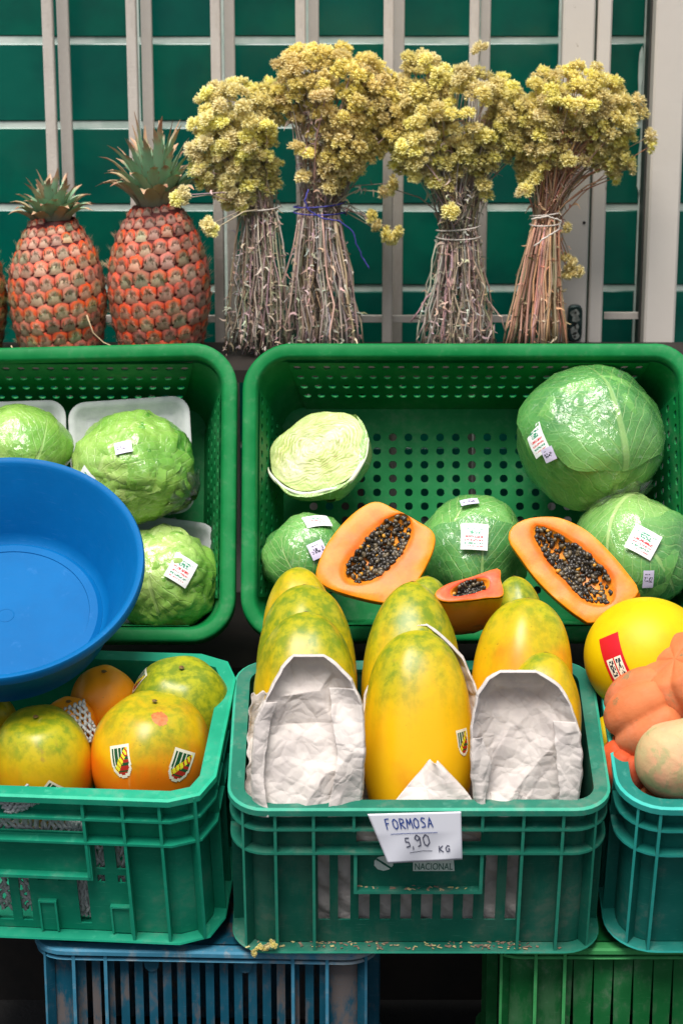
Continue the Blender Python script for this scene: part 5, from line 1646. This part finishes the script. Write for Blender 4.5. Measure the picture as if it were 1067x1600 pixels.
# ------------------------------------------------------------------ dried flower bunches
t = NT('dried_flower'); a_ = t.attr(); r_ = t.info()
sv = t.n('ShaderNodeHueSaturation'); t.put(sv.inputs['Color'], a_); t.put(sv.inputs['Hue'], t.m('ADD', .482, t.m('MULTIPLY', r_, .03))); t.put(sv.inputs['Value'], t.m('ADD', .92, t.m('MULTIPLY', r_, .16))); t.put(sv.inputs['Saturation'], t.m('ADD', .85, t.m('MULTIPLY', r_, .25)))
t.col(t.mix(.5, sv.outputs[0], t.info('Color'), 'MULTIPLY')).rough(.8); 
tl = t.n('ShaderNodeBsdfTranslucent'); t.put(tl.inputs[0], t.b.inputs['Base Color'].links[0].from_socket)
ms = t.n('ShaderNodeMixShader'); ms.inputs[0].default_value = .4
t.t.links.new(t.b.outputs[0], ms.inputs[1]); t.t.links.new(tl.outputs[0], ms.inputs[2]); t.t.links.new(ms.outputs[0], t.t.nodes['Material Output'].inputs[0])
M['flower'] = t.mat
t = NT('dried_stems'); a_ = t.attr(); c = t.co(); t.col(t.mix(t.m('MULTIPLY', t.noise(c, 200, 3), .5), a_, S(170, 150, 138))).rough(.85); M['stems'] = t.mat
def pompom(seed):
    R = random.Random(seed); mb = MB()
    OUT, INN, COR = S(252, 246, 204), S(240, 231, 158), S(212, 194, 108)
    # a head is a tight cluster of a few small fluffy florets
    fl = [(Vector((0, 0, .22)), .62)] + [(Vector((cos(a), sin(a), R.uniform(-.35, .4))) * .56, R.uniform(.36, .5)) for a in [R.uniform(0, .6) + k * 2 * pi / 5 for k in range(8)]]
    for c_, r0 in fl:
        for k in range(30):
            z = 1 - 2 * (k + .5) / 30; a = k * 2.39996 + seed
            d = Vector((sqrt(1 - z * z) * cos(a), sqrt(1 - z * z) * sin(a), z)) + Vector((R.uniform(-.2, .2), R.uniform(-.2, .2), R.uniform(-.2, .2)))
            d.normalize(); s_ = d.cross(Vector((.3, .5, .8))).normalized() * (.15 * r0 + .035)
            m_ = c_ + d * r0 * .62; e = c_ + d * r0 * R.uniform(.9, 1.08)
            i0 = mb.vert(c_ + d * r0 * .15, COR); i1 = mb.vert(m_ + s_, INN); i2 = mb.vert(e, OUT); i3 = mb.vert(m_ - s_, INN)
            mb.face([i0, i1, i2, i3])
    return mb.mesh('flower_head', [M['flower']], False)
POM = [pompom(k + 1) for k in range(4)]
def bunch(label, tie, tie_w, base, base_w, blobs, n, Y, seed, tint, stem_cols, thick=1.0, twine=None, leafy=520, nst=95, strag=()):
    T = at(tie[0], tie[1], Y); s = ppm(T)
    Bc = at(base[0], base[1], Y); Bc = Vector((Bc.x, Y, SZ + .002))
    root = thing('flower_bunch', Matrix.Translation(Bc), label, 'dried flowers', 'bunches of dried flowers on the shelf')
    R = random.Random(seed)
    heads = []
    tot = sum(b[2] * b[3] for b in blobs)
    for (bx0, by0, brx, bry, ydep) in blobs:
        k = int(n * brx * bry / tot)
        got = 0; tries = 0
        while got < k and tries < k * 30:
            tries += 1
            v = Vector((R.gauss(0, 1), R.gauss(0, 1), R.gauss(0, 1))).normalized() * (R.random() ** .22)
            if v.y > .55: continue
            c0 = at(bx0, by0, Y + ydep); ss = ppm(c0)
            p = c0 + Vector((v.x * brx / ss, v.y * min(brx, bry) * .9 / ss, v.z * bry / ss))
            if any((p - h).length < .0135 for h in heads): continue
            heads.append(p); got += 1
    for (hx, hy, dy) in strag: heads.append(at(hx, hy, Y + dy))
    for p in heads:
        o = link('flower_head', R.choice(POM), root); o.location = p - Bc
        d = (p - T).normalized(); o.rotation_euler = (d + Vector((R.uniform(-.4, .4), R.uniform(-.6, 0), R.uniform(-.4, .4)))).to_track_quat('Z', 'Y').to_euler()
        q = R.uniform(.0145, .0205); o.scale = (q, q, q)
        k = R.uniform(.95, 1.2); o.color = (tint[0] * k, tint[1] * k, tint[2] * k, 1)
    mb = MB(); rt = tie_w / 2 / s; rb = base_w / 2 / s
    T0 = T - Bc
    def pick(): return tuple(x * R.uniform(.75, 1.2) for x in R.choice(stem_cols)[:3]) + (1,)
    sp = []
    for k in range(nst):
        a = R.uniform(0, 2 * pi); f = sqrt(R.random())
        b0 = Vector((rb * f * cos(a), rb * f * sin(a) * .75, R.uniform(-.0, .018) if thick < 1.3 else R.uniform(0, .03)))
        t0 = T0 + Vector((rt * f * cos(a), rt * f * sin(a) * .8, R.uniform(-.012, .012)))
        m_ = b0.lerp(t0, .55) + Vector((R.uniform(-.008, .008), R.uniform(-.008, .008), 0)) + (t0 - b0).cross(Vector((0, 1, 0))) * 0
        col = pick(); r0 = R.uniform(.0008, .0017) * thick
        wig = .0085 if thick < 1.3 else .0025
        jt = lambda: Vector((R.uniform(-wig, wig), R.uniform(-wig, wig), 0))
        if R.random() < .14 and thick < 1.3: b0 += Vector((R.uniform(-.03, .03), R.uniform(-.02, .01), R.uniform(0, .06)))
        pts = [b0, b0.lerp(m_, .33) + jt(), b0.lerp(m_, .66) + jt(), m_ + jt(), m_.lerp(t0, .5) + jt() * .7, t0]
        mb.tube(pts, [r0 * 1.1, r0, r0, r0, r0 * .9, r0 * .8], 5, col)
        sp.append((pts, a))
    for p in heads:
        e = p - Bc
        if R.random() < .72 or p in heads[-len(strag):]:
            a = R.uniform(0, 2 * pi); f = sqrt(R.random()) * .9
            t0 = T0 + Vector((rt * f * cos(a), rt * f * sin(a) * .8, R.uniform(-.01, .01)))
            mid_ = t0.lerp(e, .5) + Vector((0, 0, .02)) + Vector((R.uniform(-.008, .008), R.uniform(-.008, .008), 0))
            pts = [t0, t0.lerp(mid_, .5) + Vector((0, 0, .006)), mid_, mid_.lerp(e, .55), e]
            r0 = R.uniform(.0007, .0014)
            mb.tube(pts, [r0 * 1.2, r0, r0, r0 * .8, r0 * .7], 4, pick())
            if R.random() < .7: sp.append((pts[:4], a))
    st = mb.build('stems', M['stems'], root, True); st['kind'] = 'stuff'
    mb = MB()                                  # shrivelled leaflets clinging to the stems
    for k in range(leafy):
        pts, a = R.choice(sp)
        i = R.randrange(len(pts) - 1); p = pts[i].lerp(pts[i + 1], R.random())
        d = Vector((R.gauss(0, 1), R.gauss(-.3, 1), R.gauss(.3, .8))).normalized(); w = d.cross(Vector((R.gauss(0, 1), R.gauss(0, 1), R.gauss(0, 1)))).normalized()
        ln = R.uniform(.006, .018); ww = R.uniform(.0012, .0034); col = pick()
        L = []
        for q in range(4):
            f = q / 3; pp = p + d * ln * f + Vector((0, 0, -.006 * f * f)) + w * .003 * sin(f * 4 + k)
            hw_ = ww * (1 - f) + .0003
            L.append((mb.vert(pp + w * hw_, col), mb.vert(pp - w * hw_, col)))
        for q in range(3): mb.face([L[q][0], L[q][1], L[q + 1][1], L[q + 1][0]])
    lf = mb.build('dry_leaflets', M['stems'], root); lf['kind'] = 'stuff'
    if twine:
        col, loops, tail = twine
        mb = MB(); pts = []
        for k in range(loops * 22 + 1):
            a = 2 * pi * k / 22; f = k / (loops * 22)
            pts.append(T0 + Vector((rt * 1.12 * cos(a), rt * .92 * sin(a), -.012 + .026 * f + .0035 * sin(a * .5 + seed))))
        mb.tube(pts, .0013, 6); mb.build('twine_loop', col, root, True)
        if tail:
            pt = [at(x, y, Y + dy) - Bc for x, y, dy in tail]
            mb = MB(); pp = []
            for i in range(len(pt) - 1):
                for k in range(6): pp.append(pt[i].lerp(pt[i + 1], k / 6) + Vector((R.uniform(-.001, .001), 0, R.uniform(-.001, .001))))
            pp.append(pt[-1]); mb.tube(pp, .0014, 6); mb.build('twine_tail', col, root, True)
    return root
GREY = [S(198, 184, 174), S(174, 158, 148), S(214, 202, 190), S(146, 126, 112), S(190, 168, 142)]
TAN = [S(214, 152, 118), S(192, 134, 104), S(222, 178, 138), S(178, 148, 120), S(204, 176, 150)]
tw_white = mottled('pale_twine', S(214, 204, 196), S(188, 176, 166), 300, .8); tw_blue = mottled('violet_blue_twine', S(66, 66, 158), S(50, 46, 120), 200, .6)
bunch('pale yellow dried flower bunch leaning beside the tall crowned pineapple', (404, 332), 62, (402, 560), 112,
      [(368, 190, 66, 66, 0), (345, 240, 46, 58, -.01), (395, 250, 42, 60, 0), (372, 290, 34, 40, -.01), (410, 170, 30, 46, .02)], 210, .915, 101, (1.06, 1.10, .98), GREY, 1.0, (tw_white, 1, None), strag=[(277, 311, -.09), (286, 305, -.09), (333, 360, -.07), (326, 352, -.07), (312, 262, -.03), (430, 285, 0), (428, 268, 0)], leafy=2300)
bunch('largest golden dried flower bunch tied with violet blue twine', (500, 328), 74, (510, 552), 150,
      [(530, 150, 98, 74, 0), (475, 125, 48, 52, 0), (585, 175, 50, 70, 0), (540, 225, 46, 50, -.02), (520, 275, 16, 28, -.03)], 285, .915, 202, (1.06, 1.0, .86), GREY, 1.1,
      (tw_blue, 2, [(482, 296, -.05), (476, 312, -.055), (480, 326, -.055), (500, 340, -.055), (530, 345, -.05), (552, 362, -.045), (556, 380, -.045), (566, 402, -.04), (577, 420, -.04)]), strag=[(470, 235, -.03), (462, 228, -.03), (484, 240, -.04), (598, 300, -.02), (612, 286, -.02), (580, 338, -.02), (587, 352, -.02), (600, 366, -.02), (612, 372, -.02), (622, 362, -.02), (474, 276, -.03)], leafy=3000, nst=130)
bunch('dense dried flower bunch second from the right with a thin straw tie', (716, 366), 62, (712, 556), 126,
      [(720, 170, 96, 72, 0), (662, 150, 40, 66, 0), (650, 230, 44, 54, -.01), (740, 235, 40, 34, -.02), (792, 190, 34, 60, .0), (690, 270, 26, 26, -.02)], 280, .915, 303, (1.04, 1.06, .92), GREY, 1.0, (tw_white, 2, None), strag=[(755, 288, -.03), (760, 305, -.02), (704, 330, -.04), (612, 295, 0), (655, 275, -.03), (640, 90, 0), (660, 84, 0), (750, 75, 0)], leafy=2600, nst=115)
bunch('rightmost dried flower bunch with bare reddish stems splayed at the foot', (852, 345), 44, (834, 552), 112,
      [(900, 160, 82, 60, 0), (860, 200, 46, 62, 0), (945, 190, 46, 54, 0), (955, 245, 34, 26, .0), (830, 240, 28, 46, .02)], 240, .915, 404, (1.05, 1.05, .92), TAN, 1.55,
      (tw_white, 2, [(830, 342, -.045), (855, 338, -.05), (876, 345, -.04), (873, 358, -.04), (850, 372, -.045), (834, 385, -.045)]), strag=[(997, 158, 0), (1004, 176, 0), (1016, 212, 0), (1016, 228, 0), (984, 262, 0), (958, 278, .02), (850, 262, -.03), (838, 276, -.02), (822, 295, -.02), (815, 300, -.02), (888, 250, -.04), (912, 252, -.03), (884, 356, .0), (880, 400, .02), (890, 412, .02), (886, 428, .02), (900, 424, .02)], leafy=900, nst=74)

# ------------------------------------------------------------------ scraps
mb = MB()
P = at(392, 1486, -.004)
sc_ = thing('flower_scrap', P, 'fallen sprig of pale yellow dried flower on the left foot of the middle crate', 'flower')
pts = [(0, 0, 0), (.012, 0, .006), (.026, 0, .012), (.036, 0, .018)]
mb.tube(pts, .0009, 5, S(150, 140, 90)); mb.build('stalk', M['stems'], sc_, True)
for k in range(9):
    o = link('flower_head', POM[k % 4], sc_); o.location = (.003 + k * .0039 + rnd(-.002, .002), rnd(-.004, .002), -.002 + k * .002 + rnd(-.004, .004)); q = rnd(.005, .0068); o.scale = (q, q, q); o.rotation_euler = (rnd(0, 3), rnd(0, 3), rnd(0, 3)); o.color = (1.15, 1.15, .9, 1)
mb = MB()
R = random.Random(5)
cm = low_matrix(MX, 0, .31)
for k in range(150):
    x = R.choice((R.uniform(-.26, .26), R.gauss(-.12, .03), R.gauss(.0, .05), R.gauss(.13, .03))); x = max(-.26, min(.26, x)); y = R.uniform(.004, .02); z = .0062
    if k % 6 == 0: x = R.uniform(X(556), X(746)); y = R.uniform(.006, .017); z = Zw(1397) + .0062
    l, w, a = R.uniform(.0012, .005), R.uniform(.0006, .002), R.uniform(0, pi)
    d, e = Vector((cos(a), sin(a) * .5, R.uniform(-.1, .2))) * l, Vector((-sin(a), cos(a), 0)) * w
    p = Vector((x, y, z)); h = Vector((0, 0, R.uniform(.0004, .0016)))
    col = R.choice((S(120, 92, 70), S(92, 74, 60), S(168, 150, 110), S(200, 190, 120)))
    q = [mb.vert(cm @ v, col) for v in (p - d - e, p + d - e, p + d + e, p - d + e, p + h)]
    for i in range(4): mb.face([q[i], q[(i + 1) % 4], q[4]])
    mb.face(q[:4])
o = mb.build('plant_crumbs', M['stems']); tag(o, 'dry plant crumbs on the ledges of the middle crate', 'crumbs', kind='stuff')
for lab, pts in (('long dry straw bent over the foot of the orange red pineapple', [(136, 492), (146, 520), (162, 535), (185, 545), (204, 549)]),
                 ('short dry straw sticking up at the left foot of the pineapples', [(18, 540), (24, 552), (34, 562)])):
    mb = MB(); Q = [at(x, y, .805) for x, y in pts]; P = Q[0]
    mb.tube([q - P for q in Q], [.0012] * (len(Q) - 1) + [.0006], 5, S(206, 178, 138)); o = mb.build('straw', M['stems'], None, True); o.location = P; tag(o, lab, 'straw')
